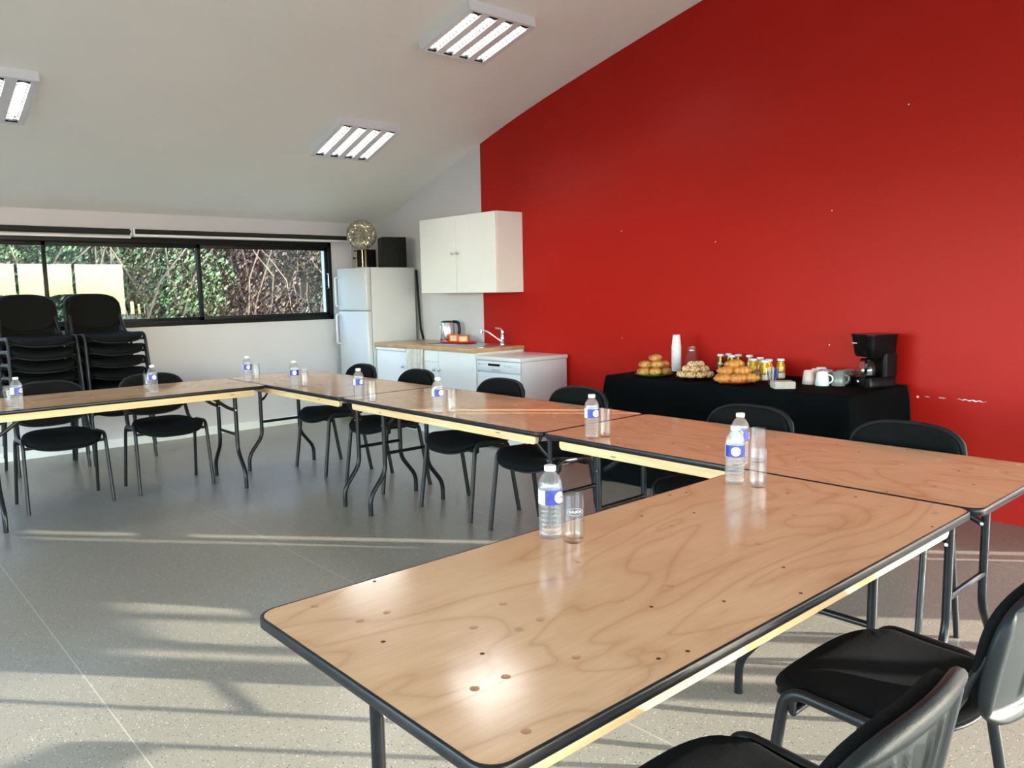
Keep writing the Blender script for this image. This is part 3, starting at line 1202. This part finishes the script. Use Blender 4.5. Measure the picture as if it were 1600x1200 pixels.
# fridge
t = thing('fridge_freezer', 'white two-door fridge freezer in the corner beside the window', 'fridge', (0, 6.315, 0))
bm = B()
box(bm, -.615, -.06, 0, .6, .03, 1.668, .006)
obj('body', bm, 'fridge_white', t)
for nm, z0, z1, h0, h1 in (('freezer_door', 1.217, 1.668, 1.26, 1.575), ('fridge_door', .05, 1.207, .85, 1.175)):
    bm = B()
    box(bm, -.68, -.62, .002, .598, z0, z1, .012, 3)
    d = obj(nm, bm, 'fridge_white', t)
    bm = B()
    tube(bm, fillet([(-.68, .565, h1), (-.725, .565, h1 - .005), (-.725, .565, h0 + .005), (-.68, .565, h0)], .015, 4), .013, 10)
    obj('handle', bm, 'fridge_white', d)
bm = B()
for y in (.05, .55):
    box(bm, -.55, -.12, y - .03, y + .03, 0, .03)
obj('feet', bm, 'blackmatt', t, False)
bm = B()
tube(bm, [(-.045, 6.305, 1.64), (-.04, 6.285, 1.3), (-.034, 6.268, 1.0), (-.024, 6.24, .883)], .012, 8)
tag(obj('dark_strand', bm, 'blackmatt'), 'thick black strip between the fridge and the white wall', 'cable')  # slim black tube drawn in the gap beside the fridge

t = thing('decorative_globe', 'gold openwork globe on a thin stem standing on the fridge', 'ornament', (-.50, 6.66, 1.668))
bm = B()
n = 520
for i in range(n):
    z = 1 - 2 * (i + .5) / n
    a = i * 2.399963
    d = Vector((math.sqrt(1 - z * z) * math.cos(a), math.sqrt(1 - z * z) * math.sin(a), z))
    u = d.orthogonal().normalized()
    w = d.cross(u)
    c = Vector((0, 0, .36)) + d * .158
    th = random.uniform(0, PI)
    u, w = u * math.cos(th) + w * math.sin(th), w * math.cos(th) - u * math.sin(th)
    rr = .0115
    ring = [c + (u * math.cos(2 * PI * k / 8) + w * math.sin(2 * PI * k / 8)) * rr + d * (.006 * math.cos(4 * PI * k / 8)) for k in range(8)]
    inn = [c + (p - c) * .55 + d * .003 for p in ring]
    A = [bm.verts.new(p) for p in ring]
    I = [bm.verts.new(p) for p in inn]
    for k in range(8):
        bm.faces.new((A[k], A[(k + 1) % 8], I[(k + 1) % 8], I[k]))
obj('globe', bm, 'gold', t)
bm = B()
tube(bm, [(0, 0, .012), (0, 0, .205)], .008, 10)
obj('stem', bm, 'gold', t)
bm = B()
box(bm, -.05, .05, -.06, .06, 0, .014, .003)
obj('base', bm, 'cork', t)

t = thing('loudspeaker', 'large black loudspeaker standing on the fridge beside the gold globe', 'speaker', (-.25, 6.45, 1.668), R(-20))
bm = B()
box(bm, -.13, .13, -.11, .11, 0, .325, .005)
obj('cabinet', bm, 'blackmatt', t)
bm = B()
box(bm, -.136, -.131, -.10, .10, .012, .313, .002, 1)
obj('grille', bm, 'blind', t)
t = thing('loudspeaker', 'small dark speaker with wooden edge standing behind the gold globe', 'speaker', (-.36, 6.81, 1.668), R(10))
bm = B()
box(bm, -.07, .07, -.085, .085, 0, .21, .004)
obj('cabinet', bm, 'blackmatt', t)
bm = B()
box(bm, -.082, -.071, -.082, -.07, 0, .2)
box(bm, -.082, -.071, .07, .082, 0, .2)
obj('wood_trim', bm, 'cork', t, False)
bm = B()
tube(bm, [(-.071, .05, .20), (-.071, .115, .20)], .008, 8)
tube(bm, [(-.071, .06, .12), (-.071, .135, .12)], .009, 8)
obj('peg', bm, 'blackmatt', t)

# ------------------------------------------------------------------ buffet table
BX0, BX1, BY0, BY1, BZ = -.785, -.02, 1.075, 2.905, .772
t = thing('tablecloth', 'black tablecloth covering the buffet table against the red wall', 'tablecloth', (0, 0, 0))
bm = B()
def skirt(z, k):
    pts = []
    base = rrect(BX0, BX1, BY0, BY1, .02, 6)
    nn = len(base)
    dens = []
    for i in range(nn):
        a, b = base[i], base[(i + 1) % nn]
        m = max(1, int(math.hypot(b[0] - a[0], b[1] - a[1]) / .03))
        for q in range(m):
            dens.append((a[0] + (b[0] - a[0]) * q / m, a[1] + (b[1] - a[1]) * q / m))
    for i, (x, y) in enumerate(dens):
        s = i * .03
        cx, cy = (BX0 + BX1) / 2, (BY0 + BY1) / 2
        amp = k * (.006 + .016 * math.sin(s * 7.3) ** 3 + .012 * math.sin(s * 3.1 + 1))
        corner = k * .03 * math.exp(-((min(abs(x - BX0), abs(x - BX1)) + min(abs(y - BY0), abs(y - BY1))) / .08) ** 2)
        nx = -1 if abs(x - BX0) < .021 else (1 if abs(x - BX1) < .021 else 0)
        ny = -1 if abs(y - BY0) < .021 else (1 if abs(y - BY1) < .021 else 0)
        if nx == 1:
            nx = 0
        px, py = x + nx * (amp + corner + .02 * k), y + ny * (amp + corner + .025 * k)
        pts.append((min(px, -.008), py, z))
    return pts
lv = [(.004, 1), (.2, .85), (.4, .6), (.55, .4), (.68, .2), (.74, .06), (.764, .01)]
loops = [skirt(z, k) for z, k in lv]
top = skirt(BZ, 0)
cxx, cyy = (BX0 + BX1) / 2, (BY0 + BY1) / 2
loops.append([(x + .006 * (1 if x < cxx else -1), y + .006 * (1 if y < cyy else -1), BZ) for x, y, z in top])
rs = loop_skin(bm, loops)
bm.faces.new(rs[-1])
obj('drape', bm, 'cloth', t, angle=50)
BT = BZ + .0005
bm = B()
tube(bm, fillet([(-.10, 1.13, BT + .005), (-.08, 1.06, BT + .003), (-.10, 1.035, .70), (-.12, 1.008, .45), (-.13, 1.0, .02)], .03, 5), .0035, 6)
tag(obj('dark_strand', bm, 'blackmatt'), 'thin grey power cable running down the right end of the buffet cloth', 'cable')


def plate(x, y, mat, lab, rx=.135):
    q = thing('serving_plate', lab, 'plate', (x, y, BT), R(-42))
    bm = B()
    s = rx
    lathe(bm, [(s * .55, 0), (s * .62, .003), (s * .86, .010), (s, .018), (s * .995, .020), (s * .84, .0135), (s * .6, .0065), (s * .02, .006)], 40)
    obj('dish', bm, mat, q)
    return q


P1, P2, P3 = (-.60, 2.60), (-.575, 2.262), (-.615, 1.925)
plate(*P1, 'green', 'green plate heaped with glazed raisin rolls')
plate(*P2, 'black', 'black plate heaped with small sugar puffs')
plate(*P3, 'orange', 'orange red plate heaped with croissants')
U = Vector((.7467, -.6649, 0))      # left to right along the buffet as the camera sees it
V = Vector((.6649, .7467, 0))


def blob(bm, rx, ry, rz, n1=18, n2=12, amp=.08, f=3.0, seed=0, flat=.0):
    rings = []
    for j in range(1, n2):
        ph = PI * j / n2
        ring = []
        for k in range(n1):
            a = 2 * PI * k / n1
            d = Vector((math.sin(ph) * math.cos(a), math.sin(ph) * math.sin(a), math.cos(ph)))
            s = 1 + amp * noise.noise(d * f + Vector((seed, seed, 0)))
            ring.append(Vector((d.x * rx * s, d.y * ry * s, max(-flat, d.z * rz * s) if flat else d.z * rz * s)))
        rings.append(ring)
    rs = loop_skin(bm, rings)
    for ring, sgn in ((rs[0], 1), (rs[-1], -1)):
        c = bm.verts.new((0, 0, sgn * (rz if sgn > 0 or not flat else flat)))
        for k in range(n1):
            bm.faces.new((ring[k], ring[(k + 1) % n1], c) if sgn > 0 else (ring[(k + 1) % n1], ring[k], c))


def make_roll():
    t = thing('raisin_roll', 'x', 'pastry')
    bm = B()
    blob(bm, .052, .034, .027, 20, 12, .10, 2.5, 1)
    obj('crust', bm, 'brioche', t)
    bm = B()
    for a, z in ((-.044, .006), (.045, .004), (.0, .0)):
        lathe(bm, [(.001, -.004), (.005, -.002), (.005, .002), (.001, .004)], 8, (a, -.014 if a else -.0335, z))
    obj('raisin', bm, 'raisin', t)
    return t


roll = make_roll()
k = 0
for du, dv, dz, rz in ((-.075, -.03, .036, .2), (.0, -.055, .036, -.3), (.078, -.02, .036, .5), (-.04, .05, .036, .1), (.05, .055, .036, -.2),
                       (-.06, .0, .083, .25), (.02, -.02, .083, -.15), (.07, .03, .08, .4), (.015, .02, .127, .3)):
    p = Vector((*P1, BT)) + U * du + V * dv + Vector((0, 0, dz))
    place(roll, k == 0, p, R(-42) + rz, 'topmost glazed raisin roll on the green plate' if dz > .12 else
          ('glazed raisin roll in the upper layer on the green plate' if dz > .05 else 'glazed raisin roll lying at the bottom on the green plate'), 'raisin rolls on the green plate')
    k += 1


def make_puff():
    t = thing('sugar_puff', 'x', 'pastry')
    bm = B()
    blob(bm, .031, .031, .024, 18, 11, .22, 4, 3)
    obj('crust', bm, 'puff', t)
    bm = B()
    for i in range(60):
        z = random.uniform(-.1, 1)
        a = i * 2.4
        d = Vector((math.sqrt(1 - z * z) * math.cos(a), math.sqrt(1 - z * z) * math.sin(a), z))
        c = Vector((d.x * .031, d.y * .031, d.z * .0245))
        s = random.uniform(.002, .0034)
        box(bm, c.x - s, c.x + s, c.y - s, c.y + s, c.z - s, c.z + s)
    s = obj('pearl_sugar', bm, 'sugar', t, False)
    s['kind'] = 'stuff'
    return t


puff = make_puff()
k = 0
sp = [(math.cos(2 * PI * i / 9) * .095, math.sin(2 * PI * i / 9) * .09, .03) for i in range(9)] + \
     [(math.cos(2 * PI * i / 4 + .4) * .04, math.sin(2 * PI * i / 4 + .4) * .04, .03) for i in range(4)] + \
     [(math.cos(2 * PI * i / 6 + .3) * .066, math.sin(2 * PI * i / 6 + .3) * .06, .066) for i in range(6)] + [(0.0, 0.01, .068), (-.025, -.01, .098), (.03, .01, .098)]
for du, dv, dz in sp:
    p = Vector((*P2, BT)) + U * du + V * dv + Vector((0, 0, dz))
    place(puff, k == 0, p, k * 1.3, 'small sugar puff at the top of the heap on the black plate' if dz > .09 else
          ('small sugar puff in the middle layer on the black plate' if dz > .05 else 'small sugar puff at the bottom of the heap on the black plate'), 'sugar puffs on the black plate')
    k += 1


def make_croissant():
    t = thing('croissant', 'x', 'pastry')
    bm = B()
    pts, rr = [], []
    for i in range(41):
        s = i / 40 * 2 - 1
        a = s * 1.05
        pts.append((.075 * math.sin(a), .05 - .06 * math.cos(a), 0))
        rr.append(max(.006, .031 * (1 - abs(s) ** 2.0) * (.74 + .26 * abs(math.cos(s * 8))) + .005))
    tube(bm, pts, rr, 14)
    obj('crust', bm, 'crust', t)
    return t


cro = make_croissant()
for k, (du, dv, dz, rz, tilt) in enumerate(((-.08, -.03, .036, .3, 0), (.0, -.06, .038, 0, .2), (.085, -.03, .036, -.5, 0), (-.045, .06, .036, 2.9, 0), (.05, .06, .036, 3.3, 0),
                                            (-.055, 0, .082, .4, .1), (.035, -.02, .085, -.2, .3), (0.0, .01, .122, .1, 0))):
    p = Vector((*P3, BT)) + U * du + V * dv + Vector((0, 0, dz))
    o = place(cro, k == 0, p, R(-42) + rz, 'topmost croissant on the orange plate' if dz > .1 else
              ('croissant in the upper layer on the orange plate' if dz > .06 else 'croissant lying at the bottom on the orange plate'), 'croissants on the orange plate')
    o.rotation_euler.x = tilt

# tower of upturned cups
t = thing('plastic_cup', 'x', 'cup')
bm = B()
lathe(bm, [(.036, .0), (.0375, .0015), (.0365, .004), (.0345, .006), (.0265, .086), (.025, .088), (.004, .0875), (.004, .0865), (.0245, .0865), (.0335, .004), (.0345, .0)], 24)
obj('wall', bm, 'cup', t)
for k in range(21):
    place(t, k == 0, (-.235, 2.675, BT + k * .0092), 0, f'{ORD[20 - k] if k else "lowest"} white plastic cup of the tall upside-down stack', 'stacked plastic cups')

t = thing('water_carafe', 'clear glass water carafe with lid beside the white cup stack', 'carafe', (-.145, 2.60, BT))
bm = B()
lathe(bm, [(.05, 0), (.056, .004), (.057, .05), (.046, .11), (.033, .145), (.034, .172), (.0315, .172), (.0305, .145), (.0435, .11), (.0545, .05), (.053, .008), (.01, .007)], 32)
obj('body', bm, 'glass', t)
bm = B()
lathe(bm, [(.0525, .0085), (.0538, .05), (.053, .062), (.01, .062)], 28)
obj('water', bm, 'pane', t)
bm = B()
lathe(bm, [(.031, .150), (.037, .173), (.037, .182), (.02, .186), (.012, .193), (.004, .194)], 24)
obj('lid', bm, 'glass', t)


# juice bottles
def make_juice(mat, nm):
    t = thing('juice_bottle', 'x', 'bottle')
    bm = B()
    lathe(bm, [(.024, .002), (.0295, .006), (.03, .012), (.03, .08), (.026, .1), (.0205, .112), (.0205, .118)], 24)
    obj('juice', bm, mat, t)
    bm = B()
    lathe(bm, [(.025, 0), (.031, .005), (.0315, .012), (.0315, .082), (.0275, .102), (.0225, .114), (.0225, .122)], 24)
    obj('bottle_glass', bm, 'glass', t)
    bm = B()
    lathe(bm, [(.024, .1222), (.0245, .124), (.024, .136), (.022, .138)], 24)
    obj('cap', bm, 'labelwhite', t)

    def band(a0, a1, z0, z1, mat, name, r=.0322):
        bm = B()
        n = 10
        loops = []
        for i in range(n + 1):
            a = a0 + (a1 - a0) * i / n
            c, s = math.cos(a), math.sin(a)
            loops.append([((r) * c, (r) * s, z0), ((r + .0006) * c, (r + .0006) * s, z0), ((r + .0006) * c, (r + .0006) * s, z1), (r * c, r * s, z1)])
        rs = loop_skin(bm, loops)
        bm.faces.new(rs[0])
        bm.faces.new(list(reversed(rs[-1])))
        return obj(name, bm, mat, t)
    f = R(-132)
    band(f - .75, f + .75, .012, .042, 'labelwhite', 'label')
    band(f - .75, f - .2, .043, .053, 'green', 'label')
    band(f - .5, f - .1, .062, .118, 'yellow', 'label', .0325)
    band(f - .1, f + .32, .066, .073, 'labelwhite', 'label', .0325)
    return t


jr = make_juice('juice_red', 'r')
for k, (x, y, lab) in enumerate(((-.150, 2.345, 'dark red juice bottle, leftmost in the front row behind the croissants'),
                                 (-.175, 2.235, 'dark red juice bottle, second in the front row behind the croissants'),
                                 (-.07, 2.33, 'dark red juice bottle standing behind the leftmost red bottle'),
                                 (-.085, 2.24, 'dark red juice bottle standing behind the second red bottle'),
                                 (-.10, 2.14, 'dark red juice bottle standing alone just left of the orange bottles'))):
    place(jr, k == 0, (x, y, BT), 0, lab, 'dark red juice bottles')
jo = make_juice('juice_orange', 'o')
for k, (x, y, lab) in enumerate(((-.335, 1.965, 'orange juice bottle, left one in the front pair'),
                                 (-.215, 1.985, 'orange juice bottle standing between and behind the front pair'),
                                 (-.395, 1.845, 'orange juice bottle, right one in the front pair'),
                                 (-.31, 1.865, 'orange juice bottle just behind the right front one'),
                                 (-.235, 1.82, 'orange juice bottle, rightmost, behind the glass of wrapped sticks'))):
    place(jo, k == 0, (x, y, BT), 0, lab, 'orange juice bottles')


def make_glass():
    t = thing('drinking_glass', 'x', 'glass')
    bm = B()
    lathe(bm, [(.024, 0), (.0265, .002), (.0285, .02), (.0285, .125), (.0272, .126), (.0270, .022), (.024, .011), (.003, .010)], 32)
    obj('tumbler', bm, 'glass', t)
    return t


# glass with wrapped sticks
t = thing('drinking_glass', 'glass holding wrapped sugar sticks beside the napkin pile', 'glass', (-.54, 1.70, BT))
bm = B()
lathe(bm, [(.025, 0), (.028, .003), (.035, .085), (.0335, .086), (.0265, .008), (.003, .007)], 28)
obj('tumbler', bm, 'glass', t)
for k in range(7):
    a = -1.0 + k * .33
    wht = k < 4
    d = U * (math.sin(a) * .22) + Vector((0, 0, 1))
    p0 = Vector((-.54, 1.70, BT + .0085)) + U * (math.sin(a) * .014) + V * (.006 * ((k % 3) - 1))
    p1 = p0 + d.normalized() * (.105 if wht else .095)
    bm = B()
    tube(bm, [p0, p0 + (p1 - p0) * .05, p0 + (p1 - p0) * .95, p1], [.006, .0065, .0065, .006], 8, .45)
    tag(obj('sugar_stick', bm, 'paper' if wht else 'blue'), ('white' if wht else 'blue') + ' wrapped sugar stick standing in the glass on the buffet', 'sugar stick', ('white' if wht else 'blue') + ' sugar sticks in the glass')

for k in range(8):
    bm = B()
    s = .062
    z = k * .0054
    box(bm, -s, s, -s * .8, s * .8, z, z + .0046, .0016, 2)
    o = obj('paper_napkin', bm, 'paper', None, loc=(-.655, 1.565, BT), rot=(0, 0, R(-40 + random.uniform(-5, 5))))
    tag(o, f'{ORD[7 - k] if k else "lowest"} folded white napkin of the pile on the buffet', 'napkin', 'napkins in the pile')


def make_mug(mat, first=True):
    t = thing('coffee_mug', 'x', 'mug')
    bm = B()
    lathe(bm, [(.041, 0), (.042, .002), (.040, .03), (.033, .082), (.029, .087), (.027, .084), (.004, .084), (.004, .080), (.030, .080), (.0375, .03), (.039, 0)], 28)
    obj('body', bm, mat, t)
    bm = B()
    tube(bm, fillet([(.036, 0, .068), (.06, 0, .062), (.064, 0, .03), (.040, 0, .014)], .02, 5), .0052, 8, 1.3)
    obj('handle', bm, mat, t)
    return t


for mat, x, y, rz, lab in (('mug_pink', -.37, 1.545, R(-60), 'pale pink upturned mug, leftmost at the front'),
                           ('mug_white', -.392, 1.447, R(-75), 'white upturned mug at the front, right of the pink mug'),
                           ('mug_grey', -.335, 1.372, R(-75), 'grey upturned mug at the front, right of the white mug'),
                           ('mug_grey', -.245, 1.392, R(-60), 'grey upturned mug standing behind the front grey one'),
                           ('mug_brown', -.165, 1.38, R(-60), 'brownish upturned mug, rightmost, next to the coffee machine'),
                           ('mug_pink', -.255, 1.555, R(-30), 'pale pink upturned mug in the second row behind the pink one'),
                           ('mug_white', -.165, 1.57, R(-30), 'white upturned mug at the very back against the red wall'),
                           ('mug_blue', -.285, 1.468, R(-60), 'blue grey upturned mug behind the front white mug')):
    q = make_mug(mat)
    q.location, q.rotation_euler = (x, y, BT), (0, 0, rz)
    tag(q, lab, 'mug', 'upturned mugs on the buffet')

# coffee machine
t = thing('coffee_machine', 'black filter coffee machine at the right end of the buffet', 'coffee maker', (-.195, 1.21, BT), R(-116))
bm = B()
loops = []
for z, x0, x1, y0, y1 in ((0, -.085, .085, -.12, .10), (.055, -.085, .085, -.12, .10), (.06, -.082, .082, -.115, .10)):
    loops.append([(x, y, z) for x, y in rrect(x0, x1, y0, y1, .03)])
rs = loop_skin(bm, loops)
bm.faces.new(rs[0])
bm.faces.new(rs[-1])
obj('base', bm, 'black', t)
bm = B()
prism(bm, rrect(-.085, .085, -.002, .10, .02), .06, .20)
obj('column', bm, 'black', t, angle=50)
bm = B()
loops = []
for z, g in ((.182, -.012), (.195, -.007), (.25, -.002), (.30, .003), (.312, .005)):
    loops.append([(x, y, z) for x, y in rrect(-.086 - g, .086 + g, -.115 - g * 1.4, .102, .035)])
rs = loop_skin(bm, loops)
bm.faces.new(rs[0])
bm.faces.new(rs[-1])
bm2 = obj('filter_housing', bm, 'black', t)
bm = B()
prism(bm, rrect(-.094, .094, -.124, .104, .035), .3125, .32)
obj('lid', bm, 'black', t, angle=50)
bm = B()
box(bm, -.06, -.018, -.1235, -.1215, .262, .267)
obj('printed_mark', bm, 'whiteplastic', t, False)
bm = B()
lathe(bm, [(.042, .0615), (.053, .067), (.056, .095), (.05, .13), (.036, .155), (.034, .155), (.048, .13), (.054, .095), (.051, .069), (.01, .066)], 28, (0, -.062, 0))
pot = obj('glass_pot', bm, 'glass', t)
bm = B()
lathe(bm, [(.050, .0695), (.0525, .082), (.0528, .094), (.005, .094)], 24, (0, -.062, 0))
obj('coffee', bm, 'coffee', pot)
bm = B()
lathe(bm, [(.038, .1555), (.038, .163), (.03, .17), (.005, .172)], 24, (0, -.062, 0))
obj('pot_lid', bm, 'black', pot)
bm = B()
tube(bm, fillet([(.024, -.09, .158), (.06, -.115, .158), (.062, -.118, .10), (.040, -.095, .09)], .015, 4), .008, 8)
obj('pot_handle', bm, 'black', pot)
bm = B()
lathe(bm, [(.011, 0), (.012, .003), (.009, .006), (.002, .007)], 14)
obj('switch', bm, 'brushed', t, loc=(.0, -.1205, .03), rot=(PI / 2, 0, 0))


# ------------------------------------------------------------------ water bottles and glasses on the tables
def make_bottle():
    t = thing('water_bottle', 'x', 'bottle')
    prof = [(.022, 0), (.029, .002), (.0315, .008)]
    z = .012
    while z < .09:
        prof += [(.0318, z), (.0318, z + .006), (.0296, z + .0085), (.0296, z + .010)]
        z += .012
    prof += [(.0312, z), (.0312, .140), (.0316, .142), (.0305, .150), (.025, .163), (.0175, .173), (.0135, .178), (.0135, .180)]
    bm = B()
    lathe(bm, prof, 32)
    obj('bottle_body', bm, 'pet', t, angle=60)
    bm = B()
    lathe(bm, [(.0148, .1802), (.0155, .181), (.0155, .192), (.0142, .194), (.004, .194)], 24)
    obj('cap', bm, 'whiteplastic', t)

    def band(a0, a1, z0, z1, mat, r, name='label'):
        bm = B()
        n = 24
        loops = []
        for i in range(n + 1):
            a = a0 + (a1 - a0) * i / n
            c, s = math.cos(a), math.sin(a)
            loops.append([(r * c, r * s, z0), ((r + .0004) * c, (r + .0004) * s, z0), ((r + .0004) * c, (r + .0004) * s, z1), (r * c, r * s, z1)])
        rs = loop_skin(bm, loops)
        bm.faces.new(rs[0])
        bm.faces.new(list(reversed(rs[-1])))
        return obj(name, bm, mat, t)
    lb = band(-PI / 2 - .75, -PI / 2 + 1.9, .094, .132, 'labelblue', .0316)
    band(-PI / 2 + 1.9, 3 * PI / 2 - .75, .094, .132, 'labelwhite', .0316)
    bm = B()
    cx = .55
    el = []
    for k in range(28):
        a = 2 * PI * k / 28
        th = -PI / 2 + cx + .50 * math.cos(a)
        el.append((th, .113 + .0155 * math.sin(a)))
    va = [bm.verts.new((.03225 * math.cos(th), .03225 * math.sin(th), z)) for th, z in el]
    nseg = len(va)
    mid = [bm.verts.new((.03225 * math.cos(-PI / 2 + cx + .5 * f), .03225 * math.sin(-PI / 2 + cx + .5 * f), .113)) for f in (-.5, 0, .5)]
    pick = lambda k: mid[2] if math.cos(2 * PI * (k + .5) / nseg) > .4 else (mid[0] if math.cos(2 * PI * (k + .5) / nseg) < -.4 else mid[1])
    for k in range(nseg):
        a, b = pick(k), pick(k + 1)
        bm.faces.new((va[k], va[(k + 1) % nseg], a))
        if a is not b:
            bm.faces.new((va[(k + 1) % nseg], b, a))
    og = obj('label_oval', bm, 'labelwhite', lb)
    text_mesh('label_text', 'CRISTALINE', .0068, 'labelblue', lb, Matrix.Translation((0, 0, .113)) @ Matrix.Rotation(cx - .05, 4, 'Z'), bend_r=.0325)
    return t


FACE = R(-41.5)      # turns a bottle's front (-y) towards the camera
bot = make_bottle()
BOT = [((-4.194, 4.535), .9, 'water bottle at the far left on the table along the window'),
       ((-3.376, 4.669), .3, 'water bottle on the left table in front of the right chair stack'),
       ((-2.635, 4.848), .1, 'water bottle on the left table near its right-hand corner'),
       ((-2.595, 4.157), -.2, 'water bottle on the far corner table, left of its black chair'),
       ((-2.60, 3.29), .3, 'water bottle beside the seam between the far and the middle table'),
       ((-2.592, 2.486), .2, 'water bottle on the middle table in front of the dishwasher chair'),
       ((-2.569, 1.388), .0, 'water bottle on the table in front of the left end of the black buffet cloth'),
       ((-2.60, .632), .8, 'water bottle standing behind the other one where the right row meets the near table'),
       ((-2.841, .498), -.75, 'water bottle at the far end of the nearest table'),
       ((-3.672, .521), .25, 'nearest and largest water bottle, middle of the nearest table')]
for k, (p, a, lab) in enumerate(BOT):
    place(bot, k == 0, (*p, .7505), FACE + a, lab, 'water bottles on the tables')
gl = make_glass()
GL = [((-4.20, 4.757), 'drinking glass hidden behind the far left water bottle'),
      ((-3.361, 4.83), 'drinking glass behind the bottle in front of the right chair stack'),
      ((-2.54, 4.915), 'drinking glass beside the bottle at the left table corner'),
      ((-2.48, 4.24), 'drinking glass on the far corner table beside its left bottle'),
      ((-2.585, 3.165), 'drinking glass beside the bottle at the far table seam'),
      ((-2.536, 2.44), 'drinking glass on the middle table beside its bottle'),
      ((-2.50, 1.372), 'drinking glass beside the bottle in front of the buffet left end'),
      ((-2.50, .62), 'drinking glass behind the pair at the far end of the nearest table'),
      ((-2.825, .422), 'drinking glass in front at the far end of the nearest table'),
      ((-3.655, .455), 'nearest drinking glass with white oval print')]
for k, (p, lab) in enumerate(GL):
    o = place(gl, k == 0, (*p, .7505), 0, lab, 'drinking glasses on the tables')
    if k == 9:
        o.rotation_euler.z = FACE
        body = o.children[0]
        text_mesh('printed_text', 'RAUCH', .0098, 'labelwhite', body, Matrix.Translation((0, 0, .085)) @ Matrix.Rotation(.12, 4, 'Z'), bend_r=.0287)
        bm = B()
        pts = []
        for q in range(41):
            a = 2 * PI * q / 40
            th = .12 + .78 * math.cos(a)
            pts.append((.0288 * math.sin(th), -.0288 * math.cos(th), .085 + .0095 * math.sin(a)))
        tube(bm, pts, .0003, 4)
        obj('printed_oval', bm, 'labelwhite', body)
